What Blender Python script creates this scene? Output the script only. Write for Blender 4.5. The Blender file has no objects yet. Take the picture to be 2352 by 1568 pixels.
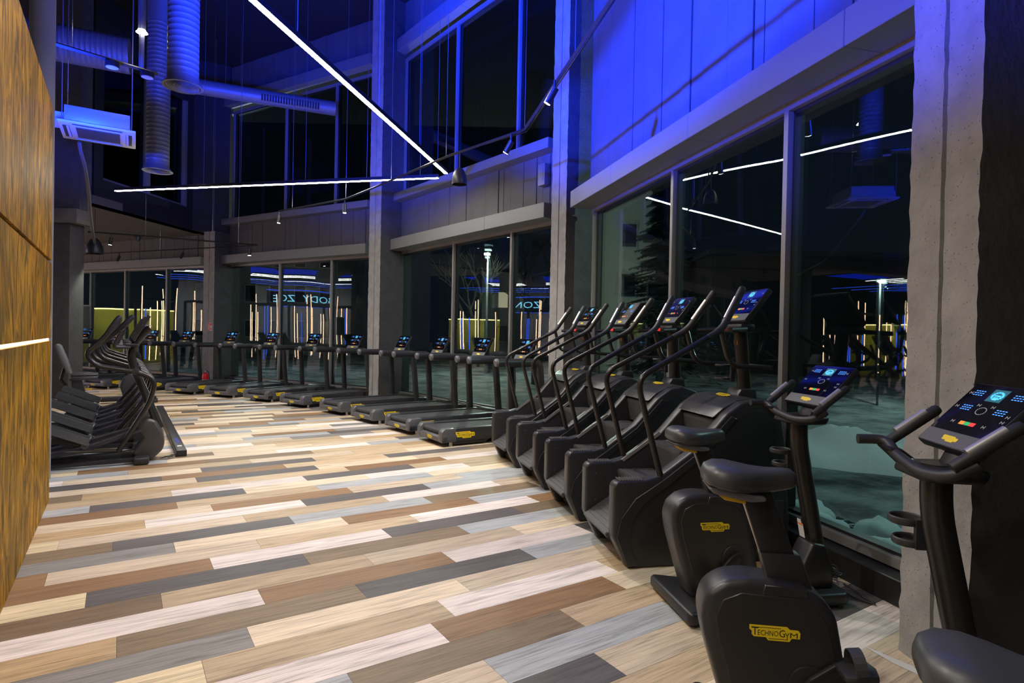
import bpy, bmesh, math, random
from mathutils import Vector, Matrix
random.seed(7)
PI = math.pi
SC = bpy.context.scene
COL = SC.collection

# ------------------------------------------------------------------ camera
F_PX, PITCH, ROLL, EYE = 1363.98, math.radians(-.59165), math.radians(1.14293), 1.53
cp, sp = math.cos(PITCH), math.sin(PITCH)
cr, sr = math.cos(ROLL), math.sin(ROLL)
r0, u0, fwd = Vector((1, 0, 0)), Vector((0, -sp, cp)), Vector((0, cp, sp))
cright, cup = cr * r0 + sr * u0, -sr * r0 + cr * u0
cam_d = bpy.data.cameras.new('camera')
cam = bpy.data.objects.new('camera', cam_d)
COL.objects.link(cam)
cam_d.sensor_width = 36
cam_d.lens = 36 * F_PX / 2352
cam_d.clip_start, cam_d.clip_end = .02, 300
cam.matrix_world = Matrix(((cright.x, cup.x, -fwd.x, 0), (cright.y, cup.y, -fwd.y, 0), (cright.z, cup.z, -fwd.z, EYE), (0, 0, 0, 1)))
SC.camera = cam

# ------------------------------------------------------------------ world (night sky) and exposure
W = bpy.data.worlds.new('night'); SC.world = W; W.use_nodes = True
bg = W.node_tree.nodes['Background']
bg.inputs[0].default_value = (.010, .016, .026, 1); bg.inputs[1].default_value = .35
vs = SC.view_settings
vs.view_transform = 'Standard'; vs.look = 'None'; vs.gamma = 1; vs.exposure = 0.0; vs.use_curve_mapping = False

# ------------------------------------------------------------------ large lamps of the hall (floods and ceiling lamps)
def lamp(name, kind, loc, power, color=(1, 1, 1), target=None, size=.1, angle=60, blend=.4, size_y=None):
    d = bpy.data.lights.new(name, kind); d.energy = power; d.color = color
    if kind == 'AREA':
        d.shape = 'RECTANGLE'; d.size = size; d.size_y = size_y or size
    else:
        d.shadow_soft_size = size
    if kind == 'SPOT':
        d.spot_size = math.radians(angle); d.spot_blend = blend
    o = bpy.data.objects.new(name, d); COL.objects.link(o); o.location = loc
    if target:
        o.rotation_euler = (Vector(target) - Vector(loc)).to_track_quat('-Z', 'Y').to_euler()
    return o
BLUE = (.004, .035, 1.0)
lamp('blue_flood_east', 'SPOT', (-3.9, 2.6, 3.75), 22000, BLUE, (1.7, 6.6, 9.3), .12, 90, .36)
lamp('blue_flood_near', 'SPOT', (-3.1, .9, 3.75), 4200, BLUE, (2.2, 3.4, 5.0), .12, 64, .8)
lamp('blue_flood_north', 'SPOT', (-2.7, 6.0, 3.75), 5600, BLUE, (-2.6, 12.4, 9.2), .12, 86, .5)
lamp('blue_flood_west', 'SPOT', (-5.7, 7.5, 4.0), 1100, BLUE, (-7.6, 11.5, 7.6), .12, 84, .6)
WARM = (1.0, .93, .83)
for k, (x, y, p) in enumerate([(-2.6, -1.6, 110), (-1.7, 2.6, 230), (-.6, 6.0, 230), (-2.4, 8.2, 210), (-4.6, 9.4, 190), (-6.6, 11.2, 230), (-9.8, 14.2, 120), (-.9, .7, 90)]):
    lamp('hall_downlight', 'SPOT', (x, y, 4.45), p * 1.4, WARM, (x + .15, y + .15, 0), .06, 128, .8)

# ------------------------------------------------------------------ materials
MATS = {}
def nodes(name):
    m = bpy.data.materials.new(name); m.use_nodes = True
    nt = m.node_tree; b = nt.nodes['Principled BSDF']
    return m, nt, b
def mat(name, col, rough=.5, metal=0., emit=None, es=0., bump=0., bscale=40., var=0., vscale=6., spec=.5, coat=0.):
    if name in MATS: return MATS[name]
    m, nt, b = nodes(name)
    b.inputs['Base Color'].default_value = (*col, 1)
    b.inputs['Roughness'].default_value = rough
    b.inputs['Metallic'].default_value = metal
    b.inputs['Specular IOR Level'].default_value = spec
    if coat: b.inputs['Coat Weight'].default_value = coat
    if emit:
        b.inputs['Emission Color'].default_value = (*emit, 1); b.inputs['Emission Strength'].default_value = es
    L = nt.links.new
    if bump or var:
        tc = nt.nodes.new('ShaderNodeTexCoord')
    if var:
        n = nt.nodes.new('ShaderNodeTexNoise'); n.inputs['Scale'].default_value = vscale; n.inputs['Detail'].default_value = 5
        L(tc.outputs['Object'], n.inputs['Vector'])
        r = nt.nodes.new('ShaderNodeMapRange'); r.inputs[1].default_value = .3; r.inputs[2].default_value = .7
        r.inputs[3].default_value = 1 - var; r.inputs[4].default_value = 1 + var
        L(n.outputs[0], r.inputs[0])
        mx = nt.nodes.new('ShaderNodeVectorMath'); mx.operation = 'SCALE'; mx.inputs[0].default_value = col
        L(r.outputs[0], mx.inputs['Scale']); L(mx.outputs[0], b.inputs['Base Color'])
    if bump:
        n = nt.nodes.new('ShaderNodeTexNoise'); n.inputs['Scale'].default_value = bscale; n.inputs['Detail'].default_value = 4
        L(tc.outputs['Object'], n.inputs['Vector'])
        bp = nt.nodes.new('ShaderNodeBump'); bp.inputs['Strength'].default_value = bump; bp.inputs['Distance'].default_value = .01
        L(n.outputs[0], bp.inputs['Height']); L(bp.outputs[0], b.inputs['Normal'])
    MATS[name] = m
    return m
def emat(name, col, s): return mat(name, (.02, .02, .02), .5, 0, col, s)

def plank_mat(name, c, dark=.5, light=1.28, warm=0.):
    m, nt, b = nodes('plank_' + name); L = nt.links.new; N = nt.nodes.new
    tc = N('ShaderNodeTexCoord'); oi = N('ShaderNodeObjectInfo')
    at = N('ShaderNodeAttribute'); at.attribute_name = 'pid'
    ad = N('ShaderNodeMath'); ad.operation = 'ADD'; L(oi.outputs['Random'], ad.inputs[0]); L(at.outputs['Fac'], ad.inputs[1])
    mu = N('ShaderNodeMath'); mu.operation = 'MULTIPLY'; mu.inputs[1].default_value = 37.; L(ad.outputs[0], mu.inputs[0])
    cb = N('ShaderNodeCombineXYZ'); L(mu.outputs[0], cb.inputs[0]); L(mu.outputs[0], cb.inputs[1]); L(mu.outputs[0], cb.inputs[2])
    av = N('ShaderNodeVectorMath'); av.operation = 'ADD'; L(tc.outputs['Object'], av.inputs[0]); L(cb.outputs[0], av.inputs[1])
    mp = N('ShaderNodeMapping'); mp.inputs['Scale'].default_value = (2.2, 26, 1); L(av.outputs[0], mp.inputs[0])
    n1 = N('ShaderNodeTexNoise'); n1.inputs['Scale'].default_value = 1.0; n1.inputs['Detail'].default_value = 7; n1.inputs['Roughness'].default_value = .62; n1.inputs['Distortion'].default_value = .8
    L(mp.outputs[0], n1.inputs['Vector'])
    mp2 = N('ShaderNodeMapping'); mp2.inputs['Scale'].default_value = (3.0, 130, 1); L(av.outputs[0], mp2.inputs[0])
    n2 = N('ShaderNodeTexNoise'); n2.inputs['Scale'].default_value = 1.0; n2.inputs['Detail'].default_value = 3; L(mp2.outputs[0], n2.inputs['Vector'])
    mx = N('ShaderNodeMath'); mx.operation = 'MULTIPLY_ADD'; mx.inputs[1].default_value = .45; L(n2.outputs[0], mx.inputs[0])
    s6 = N('ShaderNodeMath'); s6.operation = 'MULTIPLY'; s6.inputs[1].default_value = .62; L(n1.outputs[0], s6.inputs[0]); L(s6.outputs[0], mx.inputs[2])
    rp = N('ShaderNodeValToRGB'); e = rp.color_ramp.elements
    e[0].position = .36; e[0].color = (c[0] * dark, c[1] * dark * .96, c[2] * dark * .9, 1)
    e[1].position = .68; e[1].color = (min(1, c[0] * light), min(1, c[1] * light), min(1, c[2] * light), 1)
    k = e.new(.52); k.color = (*c, 1)
    L(mx.outputs[0], rp.inputs[0])
    # each plank a touch lighter or darker than its neighbour
    mr = N('ShaderNodeMapRange'); mr.inputs[3].default_value = .88; mr.inputs[4].default_value = 1.12; fr = N('ShaderNodeMath'); fr.operation = 'FRACT'; L(mu.outputs[0], fr.inputs[0]); L(fr.outputs[0], mr.inputs[0])
    vs_ = N('ShaderNodeVectorMath'); vs_.operation = 'SCALE'; L(rp.outputs[0], vs_.inputs[0]); L(mr.outputs[0], vs_.inputs['Scale'])
    L(vs_.outputs[0], b.inputs['Base Color'])
    b.inputs['Roughness'].default_value = .52; b.inputs['Specular IOR Level'].default_value = .38
    bp = N('ShaderNodeBump'); bp.inputs['Strength'].default_value = .12; bp.inputs['Distance'].default_value = .003
    L(mx.outputs[0], bp.inputs['Height']); L(bp.outputs[0], b.inputs['Normal'])
    return m
PL = {k: plank_mat(k, c) for k, c in dict(
    cream=(.63, .52, .36), tan=(.44, .335, .205), gold=(.40, .285, .15), dark=(.105, .094, .088), brown=(.245, .14, .065), olive=(.20, .145, .085),
    white=(.66, .585, .52), blue=(.36, .375, .37), grey=(.23, .22, .20), yellow=(.58, .485, .30), beige=(.50, .41, .29), umber=(.155, .105, .06)).items()}

def rust_mat():
    m, nt, b = nodes('stained_plywood'); L = nt.links.new; N = nt.nodes.new
    tc = N('ShaderNodeTexCoord'); oi = N('ShaderNodeObjectInfo')
    sc = N('ShaderNodeVectorMath'); sc.operation = 'SCALE'; sc.inputs[0].default_value = (11, 7, 5); L(oi.outputs['Random'], sc.inputs['Scale'])
    av = N('ShaderNodeVectorMath'); L(tc.outputs['Object'], av.inputs[0]); L(sc.outputs[0], av.inputs[1])
    mp = N('ShaderNodeMapping'); mp.inputs['Scale'].default_value = (3.4, 3.4, 1.0); L(av.outputs[0], mp.inputs[0])
    n1 = N('ShaderNodeTexNoise'); n1.inputs['Scale'].default_value = 1.6; n1.inputs['Detail'].default_value = 9; n1.inputs['Roughness'].default_value = .65; n1.inputs['Distortion'].default_value = 2.6; L(mp.outputs[0], n1.inputs['Vector'])
    rp = N('ShaderNodeValToRGB'); e = rp.color_ramp.elements
    e[0].position = .30; e[0].color = (.045, .026, .010, 1); e[1].position = .70; e[1].color = (.80, .42, .03, 1)
    for p, c in ((.42, (.17, .088, .012, 1)), (.50, (.38, .18, .012, 1)), (.60, (.60, .30, .014, 1))):
        k = e.new(p); k.color = c
    L(n1.outputs[0], rp.inputs[0])
    n2 = N('ShaderNodeTexNoise'); n2.inputs['Scale'].default_value = 2.3; n2.inputs['Detail'].default_value = 6; L(av.outputs[0], n2.inputs['Vector'])
    mr = N('ShaderNodeMapRange'); mr.inputs[1].default_value = .4; mr.inputs[2].default_value = .7; mr.inputs[3].default_value = 0; mr.inputs[4].default_value = .65; L(n2.outputs[0], mr.inputs[0])
    mx = N('ShaderNodeMixRGB'); mx.inputs[2].default_value = (.10, .068, .014, 1); L(mr.outputs[0], mx.inputs[0]); L(rp.outputs[0], mx.inputs[1])
    L(mx.outputs[0], b.inputs['Base Color'])
    b.inputs['Roughness'].default_value = .5; b.inputs['Specular IOR Level'].default_value = .10
    bp = N('ShaderNodeBump'); bp.inputs['Strength'].default_value = .12; bp.inputs['Distance'].default_value = .004; L(n1.outputs[0], bp.inputs['Height']); L(bp.outputs[0], b.inputs['Normal'])
    return m
def concrete_mat(name, col, rough=.75, pit=.5):
    m, nt, b = nodes(name); L = nt.links.new; N = nt.nodes.new
    tc = N('ShaderNodeTexCoord')
    n1 = N('ShaderNodeTexNoise'); n1.inputs['Scale'].default_value = 5; n1.inputs['Detail'].default_value = 8; n1.inputs['Roughness'].default_value = .6; L(tc.outputs['Object'], n1.inputs['Vector'])
    mr = N('ShaderNodeMapRange'); mr.inputs[1].default_value = .3; mr.inputs[2].default_value = .7; mr.inputs[3].default_value = .78; mr.inputs[4].default_value = 1.18; L(n1.outputs[0], mr.inputs[0])
    v = N('ShaderNodeTexVoronoi'); v.inputs['Scale'].default_value = 42; L(tc.outputs['Object'], v.inputs['Vector'])
    pr = N('ShaderNodeMapRange'); pr.inputs[1].default_value = .06; pr.inputs[2].default_value = .16; pr.inputs[3].default_value = 1 - pit; pr.inputs[4].default_value = 1; L(v.outputs['Distance'], pr.inputs[0])
    ml = N('ShaderNodeMath'); ml.operation = 'MULTIPLY'; L(mr.outputs[0], ml.inputs[0]); L(pr.outputs[0], ml.inputs[1])
    vs_ = N('ShaderNodeVectorMath'); vs_.operation = 'SCALE'; vs_.inputs[0].default_value = col; L(ml.outputs[0], vs_.inputs['Scale']); L(vs_.outputs[0], b.inputs['Base Color'])
    b.inputs['Roughness'].default_value = rough
    n3 = N('ShaderNodeTexNoise'); n3.inputs['Scale'].default_value = 28; n3.inputs['Detail'].default_value = 6; L(tc.outputs['Object'], n3.inputs['Vector'])
    ad = N('ShaderNodeMath'); L(n3.outputs[0], ad.inputs[0]); L(pr.outputs[0], ad.inputs[1])
    bp = N('ShaderNodeBump'); bp.inputs['Strength'].default_value = .55; bp.inputs['Distance'].default_value = .012; L(ad.outputs[0], bp.inputs['Height']); L(bp.outputs[0], b.inputs['Normal'])
    return m
def glass_mat(name, tint, ior=1.45, dirt=.0):
    m, nt, b = nodes(name); L = nt.links.new; N = nt.nodes.new
    nt.nodes.remove(b); out = nt.nodes['Material Output']
    tr = N('ShaderNodeBsdfTransparent'); tr.inputs[0].default_value = (*tint, 1)
    gl = N('ShaderNodeBsdfGlossy'); gl.inputs['Roughness'].default_value = .0; gl.inputs[0].default_value = (.85, .95, 1, 1)
    fr = N('ShaderNodeFresnel'); fr.inputs[0].default_value = ior
    mu = N('ShaderNodeMath'); mu.operation = 'MULTIPLY'; mu.inputs[1].default_value = 1.6; mu.use_clamp = True; L(fr.outputs[0], mu.inputs[0])
    mx = N('ShaderNodeMixShader'); L(mu.outputs[0], mx.inputs[0]); L(tr.outputs[0], mx.inputs[1]); L(gl.outputs[0], mx.inputs[2]); L(mx.outputs[0], out.inputs[0])
    return m
def snow_mat():
    m, nt, b = nodes('snow'); L = nt.links.new; N = nt.nodes.new
    tc = N('ShaderNodeTexCoord')
    n1 = N('ShaderNodeTexNoise'); n1.inputs['Scale'].default_value = .9; n1.inputs['Detail'].default_value = 9; n1.inputs['Roughness'].default_value = .7; L(tc.outputs['Object'], n1.inputs['Vector'])
    rp = N('ShaderNodeValToRGB'); e = rp.color_ramp.elements; e[0].position = .40; e[0].color = (.02, .023, .024, 1); e[1].position = .70; e[1].color = (.38, .41, .42, 1)
    L(n1.outputs[0], rp.inputs[0]); L(rp.outputs[0], b.inputs['Base Color']); b.inputs['Roughness'].default_value = .7
    bp = N('ShaderNodeBump'); bp.inputs['Strength'].default_value = .8; bp.inputs['Distance'].default_value = .06; L(n1.outputs[0], bp.inputs['Height']); L(bp.outputs[0], b.inputs['Normal'])
    return m
RUST, SNOW = rust_mat(), snow_mat()
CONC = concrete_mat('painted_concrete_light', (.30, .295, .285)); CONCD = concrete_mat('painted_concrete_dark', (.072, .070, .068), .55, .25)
GLASS = glass_mat('window_glass', (.90, .95, .94)); GLASSU = glass_mat('window_glass_upper', (.55, .58, .60))
BLK = mat('black_plastic', (.014, .014, .015), .40, bump=.05, bscale=260)
BLK2 = mat('graphite_plastic', (.027, .027, .029), .36, bump=.05, bscale=260)
SIL = mat('charcoal_cap', (.085, .084, .090), .34)
TUBE = mat('dark_powder_coat', (.034, .031, .029), .28, .45)
RUB = mat('black_rubber', (.024, .024, .025), .48)
BELT = mat('running_belt', (.030, .030, .031), .62, bump=.25, bscale=500)
SEAT = mat('vinyl_upholstery', (.045, .047, .050), .40)
STEEL = mat('brushed_steel', (.60, .58, .55), .36, .75)
YEL = mat('badge_yellow', (.90, .66, .015), .45)
YELP = mat('yellow_plastic', (.72, .43, .02), .4)
INK = mat('badge_ink', (.03, .025, .01), .6)
GLS = mat('console_glass', (.004, .004, .006), .06, coat=.5)
STRIP = mat('console_strip', (.105, .110, .120), .42)
DOT = emat('led_blue', (.06, .26, 1.0), 2.0); TEAL = emat('display_teal', (.01, .13, .17), 1.0); CYAN = emat('display_cyan', (.08, .50, 1.0), 2.2)
ORG = emat('key_orange', (1, .28, .02), 1.1); GRN = emat('key_green', (.02, .55, .14), .9); REDK = emat('key_red', (1, .03, .03), 1.3); WHT = emat('key_white', (.8, .8, .75), .5)
FRAME = mat('anodised_frame', (.27, .26, .25), .40, .35, bump=.03, bscale=90)
FRAMED = mat('black_plinth', (.014, .014, .015), .5)
LEDGE = mat('ledge_metal', (.20, .205, .215), .5, .2)
BOARD = mat('painted_board', (.108, .105, .113), .75, bump=.12, bscale=30, var=.10, vscale=3)
DWALL = mat('dark_wall_paint', (.020, .020, .023), .7, bump=.2, bscale=12, var=.15)
CEIL = mat('dark_ceiling', (.012, .012, .014), .85, bump=.2, bscale=6)
SOFF = mat('soffit_concrete', (.16, .145, .13), .8, bump=.2, bscale=9, var=.12)
DUCT = mat('painted_duct', (.16, .16, .17), .45, .2)
WHITE = mat('white_plastic', (.62, .62, .62), .45)
STK = mat('sticker_white', (.62, .62, .60), .5); STKO = mat('sticker_orange', (.80, .20, .03), .5)
RED = mat('extinguisher_red', (.62, .010, .010), .28, coat=.4)

# ------------------------------------------------------------------ mesh helpers
class G:
    def __init__(s): s.v = []; s.f = []; s.m = []
    def add(s, v, f, mi=0, M=None):
        o = len(s.v)
        s.v += [tuple(M @ Vector(p)) if M else tuple(p) for p in v]
        s.f += [tuple(i + o for i in q) for q in f]; s.m += [mi] * len(f)
        return s
    def box(s, x0, x1, y0, y1, z0, z1, mi=0, M=None, b=0., seg=2):
        if b: return s.bev([(x0, y0), (x1, y0), (x1, y1), (x0, y1)], z0, z1, b, seg, mi, M)
        v = [(x0, y0, z0), (x1, y0, z0), (x1, y1, z0), (x0, y1, z0), (x0, y0, z1), (x1, y0, z1), (x1, y1, z1), (x0, y1, z1)]
        return s.add(v, [(3, 2, 1, 0), (4, 5, 6, 7), (0, 1, 5, 4), (1, 2, 6, 5), (2, 3, 7, 6), (3, 0, 4, 7)], mi, M)
    def bev(s, poly, z0, z1, b, seg=2, mi=0, M=None):
        bm = bmesh.new(); n = len(poly)
        vs_ = [bm.verts.new((p[0], p[1], z0)) for p in poly]; vt = [bm.verts.new((p[0], p[1], z1)) for p in poly]
        bm.faces.new(vs_[::-1]); bm.faces.new(vt)
        for i in range(n): bm.faces.new((vs_[i], vs_[(i + 1) % n], vt[(i + 1) % n], vt[i]))
        bmesh.ops.recalc_face_normals(bm, faces=bm.faces)
        if b: bmesh.ops.bevel(bm, geom=list(bm.edges), offset=b, segments=seg, profile=.5, affect='EDGES', clamp_overlap=True)
        bm.verts.index_update()
        s.add([v.co[:] for v in bm.verts], [[v.index for v in f.verts] for f in bm.faces], mi, M); bm.free()
        return s
    def prism(s, poly, a, b_, bev=0., seg=2, mi=0, M=None):
        """poly of (y,z) extruded along x from a to b_"""
        T = Matrix(((0, 0, 1, 0), (1, 0, 0, 0), (0, 1, 0, 0), (0, 0, 0, 1)))
        return s.bev(poly, a, b_, bev, seg, mi, (M @ T) if M else T)
    def tube(s, pts, r, n=10, mi=0, caps=True, sq=1., M=None, closed=False):
        P = [Vector(p) for p in pts]; k = len(P)
        R = r if isinstance(r, (list, tuple)) else [r] * k
        up = None; v = []; f = []
        for i in range(k):
            if closed: t = (P[(i + 1) % k] - P[i - 1]).normalized()
            else: t = ((P[min(i + 1, k - 1)] - P[i]).normalized() + (P[i] - P[max(i - 1, 0)]).normalized()).normalized()
            if up is None:
                up = Vector((0, 0, 1)) if abs(t.z) < .9 else Vector((0, 1, 0))
            a = t.cross(up).normalized(); up = a.cross(t).normalized()
            for j in range(n):
                w = 2 * PI * j / n
                v.append(P[i] + a * math.cos(w) * R[i] * sq + up * math.sin(w) * R[i])
        kk = k if closed else k - 1
        for i in range(kk):
            for j in range(n):
                i2 = (i + 1) % k
                f.append((i * n + j, i * n + (j + 1) % n, i2 * n + (j + 1) % n, i2 * n + j))
        if caps and not closed:
            f.append(tuple(range(n))[::-1]); f.append(tuple((k - 1) * n + j for j in range(n)))
        return s.add(v, f, mi, M)
    def cyl(s, p0, p1, r0, r1=None, n=16, mi=0, M=None): return s.tube([p0, p1], [r0, r0 if r1 is None else r1], n, mi, True, 1, M)
    def lathe(s, prof, n=20, mi=0, M=None):
        v = [(r * math.cos(2 * PI * j / n), r * math.sin(2 * PI * j / n), z) for r, z in prof for j in range(n)]
        f = [(i * n + j, i * n + (j + 1) % n, (i + 1) * n + (j + 1) % n, (i + 1) * n + j) for i in range(len(prof) - 1) for j in range(n)]
        return s.add(v, f, mi, M)
    def quad(s, a, b, c, d, mi=0, M=None): return s.add([a, b, c, d], [(0, 1, 2, 3)], mi, M)
    def loft(s, rings, mi=0, M=None):
        n = len(rings[0]); v = [p for r in rings for p in r]; f = []
        for i in range(len(rings) - 1):
            for j in range(n): f.append((i * n + j, i * n + (j + 1) % n, (i + 1) * n + (j + 1) % n, (i + 1) * n + j))
        f.append(tuple(range(n))[::-1]); f.append(tuple((len(rings) - 1) * n + j for j in range(n)))
        return s.add(v, f, mi, M)
    def mesh(s, name, mats, ang=.6, fix=True):
        me = bpy.data.meshes.new(name); me.from_pydata(s.v, [], s.f)
        mats = mats if isinstance(mats, (list, tuple)) else [mats]
        for m in mats: me.materials.append(m)
        me.polygons.foreach_set('material_index', s.m)
        if fix:
            bm = bmesh.new(); bm.from_mesh(me); bmesh.ops.recalc_face_normals(bm, faces=bm.faces); bm.to_mesh(me); bm.free()
        me.shade_smooth(); me.set_sharp_from_angle(angle=ang); me.update()
        return me
    def obj(s, name, mats, parent=None, ang=.6, fix=True): return link(name, s.mesh(name, mats, ang, fix), parent)
def link(name, data, parent=None, M=None):
    o = bpy.data.objects.new(name, data); COL.objects.link(o)
    if parent: o.parent = parent
    if M: o.matrix_local = M
    return o
def empty(name, loc=(0, 0, 0), rz=0., parent=None):
    o = bpy.data.objects.new(name, None); COL.objects.link(o); o.location = loc; o.rotation_euler = (0, 0, rz); o.empty_display_size = .2
    if parent: o.parent = parent
    return o
def tag(o, label, cat, group=None):
    o['label'] = label; o['category'] = cat
    if group: o['group'] = group
    return o
def struct(o, label=None):
    o['kind'] = 'structure'
    if label: o['label'] = label
    return o
def copy_tree(o, parent=None):
    c = o.copy(); COL.objects.link(c); c.parent = parent
    if parent: c.matrix_parent_inverse = o.matrix_parent_inverse
    for ch in list(o.children): copy_tree(ch, c)
    return c
def fillet(pts, r, n=5):
    P = [Vector(p) for p in pts]; out = [P[0]]
    for i in range(1, len(P) - 1):
        a, b = P[i - 1] - P[i], P[i + 1] - P[i]
        rr = min(r, a.length * .48, b.length * .48)
        p, q = P[i] + a.normalized() * rr, P[i] + b.normalized() * rr
        for k in range(n + 1):
            t = k / n; out.append(p * (1 - t) ** 2 + P[i] * 2 * t * (1 - t) + q * t * t)
    return out + [P[-1]]
def rot(ax, a): return Matrix.Rotation(a, 4, ax)
def tr(*p): return Matrix.Translation(Vector(p))
def put(root, x, y, head):  # +Y of the thing points along the heading
    root.location = (x, y, 0); root.rotation_euler = (0, 0, head - PI / 2)
def text_mesh(s, size, name='lettering'):
    cu = bpy.data.curves.new('t', 'FONT'); cu.body = s; cu.size = size; cu.resolution_u = 2; cu.align_x = 'CENTER'
    o = bpy.data.objects.new('t', cu); COL.objects.link(o)
    dg = bpy.context.evaluated_depsgraph_get(); dg.update()
    me = bpy.data.meshes.new_from_object(o.evaluated_get(dg)); bpy.data.objects.remove(o); bpy.data.curves.remove(cu); me.name = name
    return me
# ------------------------------------------------------------------ the shell: bays of the curved glass front
BAYS = dict(A=((2.334, 3.608), 104.435), B=((.564, 9.459), 128.78), C=((-3.438, 14.024), 149.35), D=((-8.882, 17.02), 155.22))
def bay_axes(k):
    (x, y), a = BAYS[k]; a = math.radians(a); return Vector((x, y)), Vector((math.cos(a), math.sin(a))), Vector((math.sin(a), -math.cos(a)))
def bay_matrix(k):
    P, d, n = bay_axes(k)
    return Matrix(((-d.x, n.x, 0, P.x), (-d.y, n.y, 0, P.y), (0, 0, 1, 0), (0, 0, 0, 1)))
def bb(g, s0, s1, o0, o1, z0, z1, mi=0, b=0.): return g.box(-s1, -s0, -o1, -o0, z0, z1, mi, None, b, 1)
ZH, ZF = 3.35, 3.58            # window head, ledge top
ZS0, ZS1, ZU, ZC = 4.43, 4.59, 7.62, 8.85   # upper sill, upper window head, ceiling
def pane_mesh(s0, s1, z0, z1, mat_, seed):
    rnd = random.Random(seed); g = G(); n = 8
    for k, (yy, bulge) in enumerate(((.060, .004), (.078, -.0045), (.098, .006))):
        c = [rnd.uniform(-.0035, .0035) for _ in range(4)]
        v = []
        for j in range(n + 1):
            for i in range(n + 1):
                u, w = i / n, j / n
                y = yy + bulge * (1 - (2 * u - 1) ** 2) * (1 - (2 * w - 1) ** 2) + c[0] * (1 - u) * (1 - w) + c[1] * u * (1 - w) + c[2] * u * w + c[3] * (1 - u) * w
                v.append((-s1 + (s1 - s0) * u, y, z0 + (z1 - z0) * w))
        g.add(v, [(j * (n + 1) + i, j * (n + 1) + i + 1, (j + 1) * (n + 1) + i + 1, (j + 1) * (n + 1) + i) for j in range(n) for i in range(n)])
    return g.mesh('pane', mat_, 3.0, fix=False)
def glazing(name, bay, s_end0, muls, s_end1, z0, z1, glass, label, plinth=True, depth=.14, gasket=True):
    r = struct(empty(name), label); r.matrix_world = bay_matrix(bay)
    g = G(); bb(g, s_end0, s_end1, -depth, 0, z1 - .055, z1); g.obj('head_frame', FRAME, r)
    g = G(); bb(g, s_end0, s_end1, -depth, 0, z0, z0 + .06); g.obj('sill_frame', FRAME, r)
    if plinth:
        g = G(); bb(g, s_end0, s_end1, -depth, .12, 0, z0 - .012, 0, .006); g.obj('plinth', FRAMED, r)
    for s in muls:
        g = G(); bb(g, s - .024, s + .024, -depth, 0, z0 + .06, z1 - .055); g.obj('mullion', FRAME, r)
    ed = [s_end0] + list(muls) + [s_end1]
    for i in range(len(ed) - 1):
        if ed[i + 1] - ed[i] < .25: continue
        a, b = ed[i] + .02, ed[i + 1] - .02
        link('pane', pane_mesh(a, b, z0 + .05, z1 - .05, glass, hash((bay, i, int(z0 * 10))) % 999), r)
        if gasket:
            g = G()
            for q in ((a, a + .022, z0 + .06, z1 - .055), (b - .022, b, z0 + .06, z1 - .055), (a, b, z0 + .06, z0 + .08), (a, b, z1 - .08, z1 - .055)):
                bb(g, q[0], q[1], -.135, -.05, q[2], q[3])
            g.obj('gasket', FRAMED, r)
    return r
glazing('window_1', 'A', -.75, [1.02, 2.745, 4.92], 4.98, .17, ZH, GLASS, 'tall floor to ceiling window behind the stair climbers')
glazing('window_2', 'B', -.45, [.985, 2.80, 5.05], 5.12, .17, ZH, GLASS, 'tall window behind the first treadmills of the row')
glazing('window_3', 'C', -.35, [1.225, 3.155, 5.36], 5.42, .17, ZH, GLASS, 'tall window behind the middle treadmills')
glazing('window_4', 'D', -.25, [1.59, 3.54, 5.30], 7.2, .17, ZH, GLASS, 'tall window at the far end of the treadmill row')
glazing('window_5', 'B', -.45, [.875, 2.79, 4.86], 5.12, ZS1, ZU, GLASSU, 'upper window above the second bay', False)
glazing('window_6', 'C', -.35, [1.14, 2.99, 5.19], 5.42, ZS1, ZU, GLASSU, 'upper window above the third bay', False)
# ledges (trim) above the lower windows and around the upper ones
def ledge(name, bay, cuts, o, z0, z1, label):
    r = struct(empty(name), label); r.matrix_world = bay_matrix(bay)
    for i in range(len(cuts) - 1):
        g = G(); bb(g, cuts[i] + .0015, cuts[i + 1] - .0015, -.02, o, z0, z1, 0, .004); g.obj('cover_panel', LEDGE, r)
ledge('trim_1', 'A', [-.75, .15, 1.95, 3.65, 5.05], .30, ZH, ZF, 'deep grey metal ledge over the stair climber window')
ledge('trim_2', 'B', [-.20, 1.35, 3.75, 5.20], .31, ZH, ZF, 'grey metal ledge over the second bay window')
ledge('trim_3', 'C', [-.20, 1.75, 4.2, 5.48], .29, ZH, ZF, 'grey metal ledge over the third bay window')
ledge('trim_4', 'D', [-.15, 2.4, 5.1, 7.2], .20, ZH, ZF, 'grey metal ledge over the far window')
ledge('trim_5', 'B', [-.20, 2.4, 5.24], .25, ZS0, ZS1, 'sill ledge under the upper window of the second bay')
ledge('trim_6', 'C', [-.20, 2.7, 5.50], .25, ZS0, ZS1, 'sill ledge under the upper window of the third bay')
ledge('trim_7', 'B', [-.20, 2.4, 5.24], .22, ZU + .10, ZU + .36, 'ledge over the upper window of the second bay')
ledge('trim_8', 'C', [-.20, 2.7, 5.50], .22, ZU + .10, ZU + .36, 'ledge over the upper window of the third bay')
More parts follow.
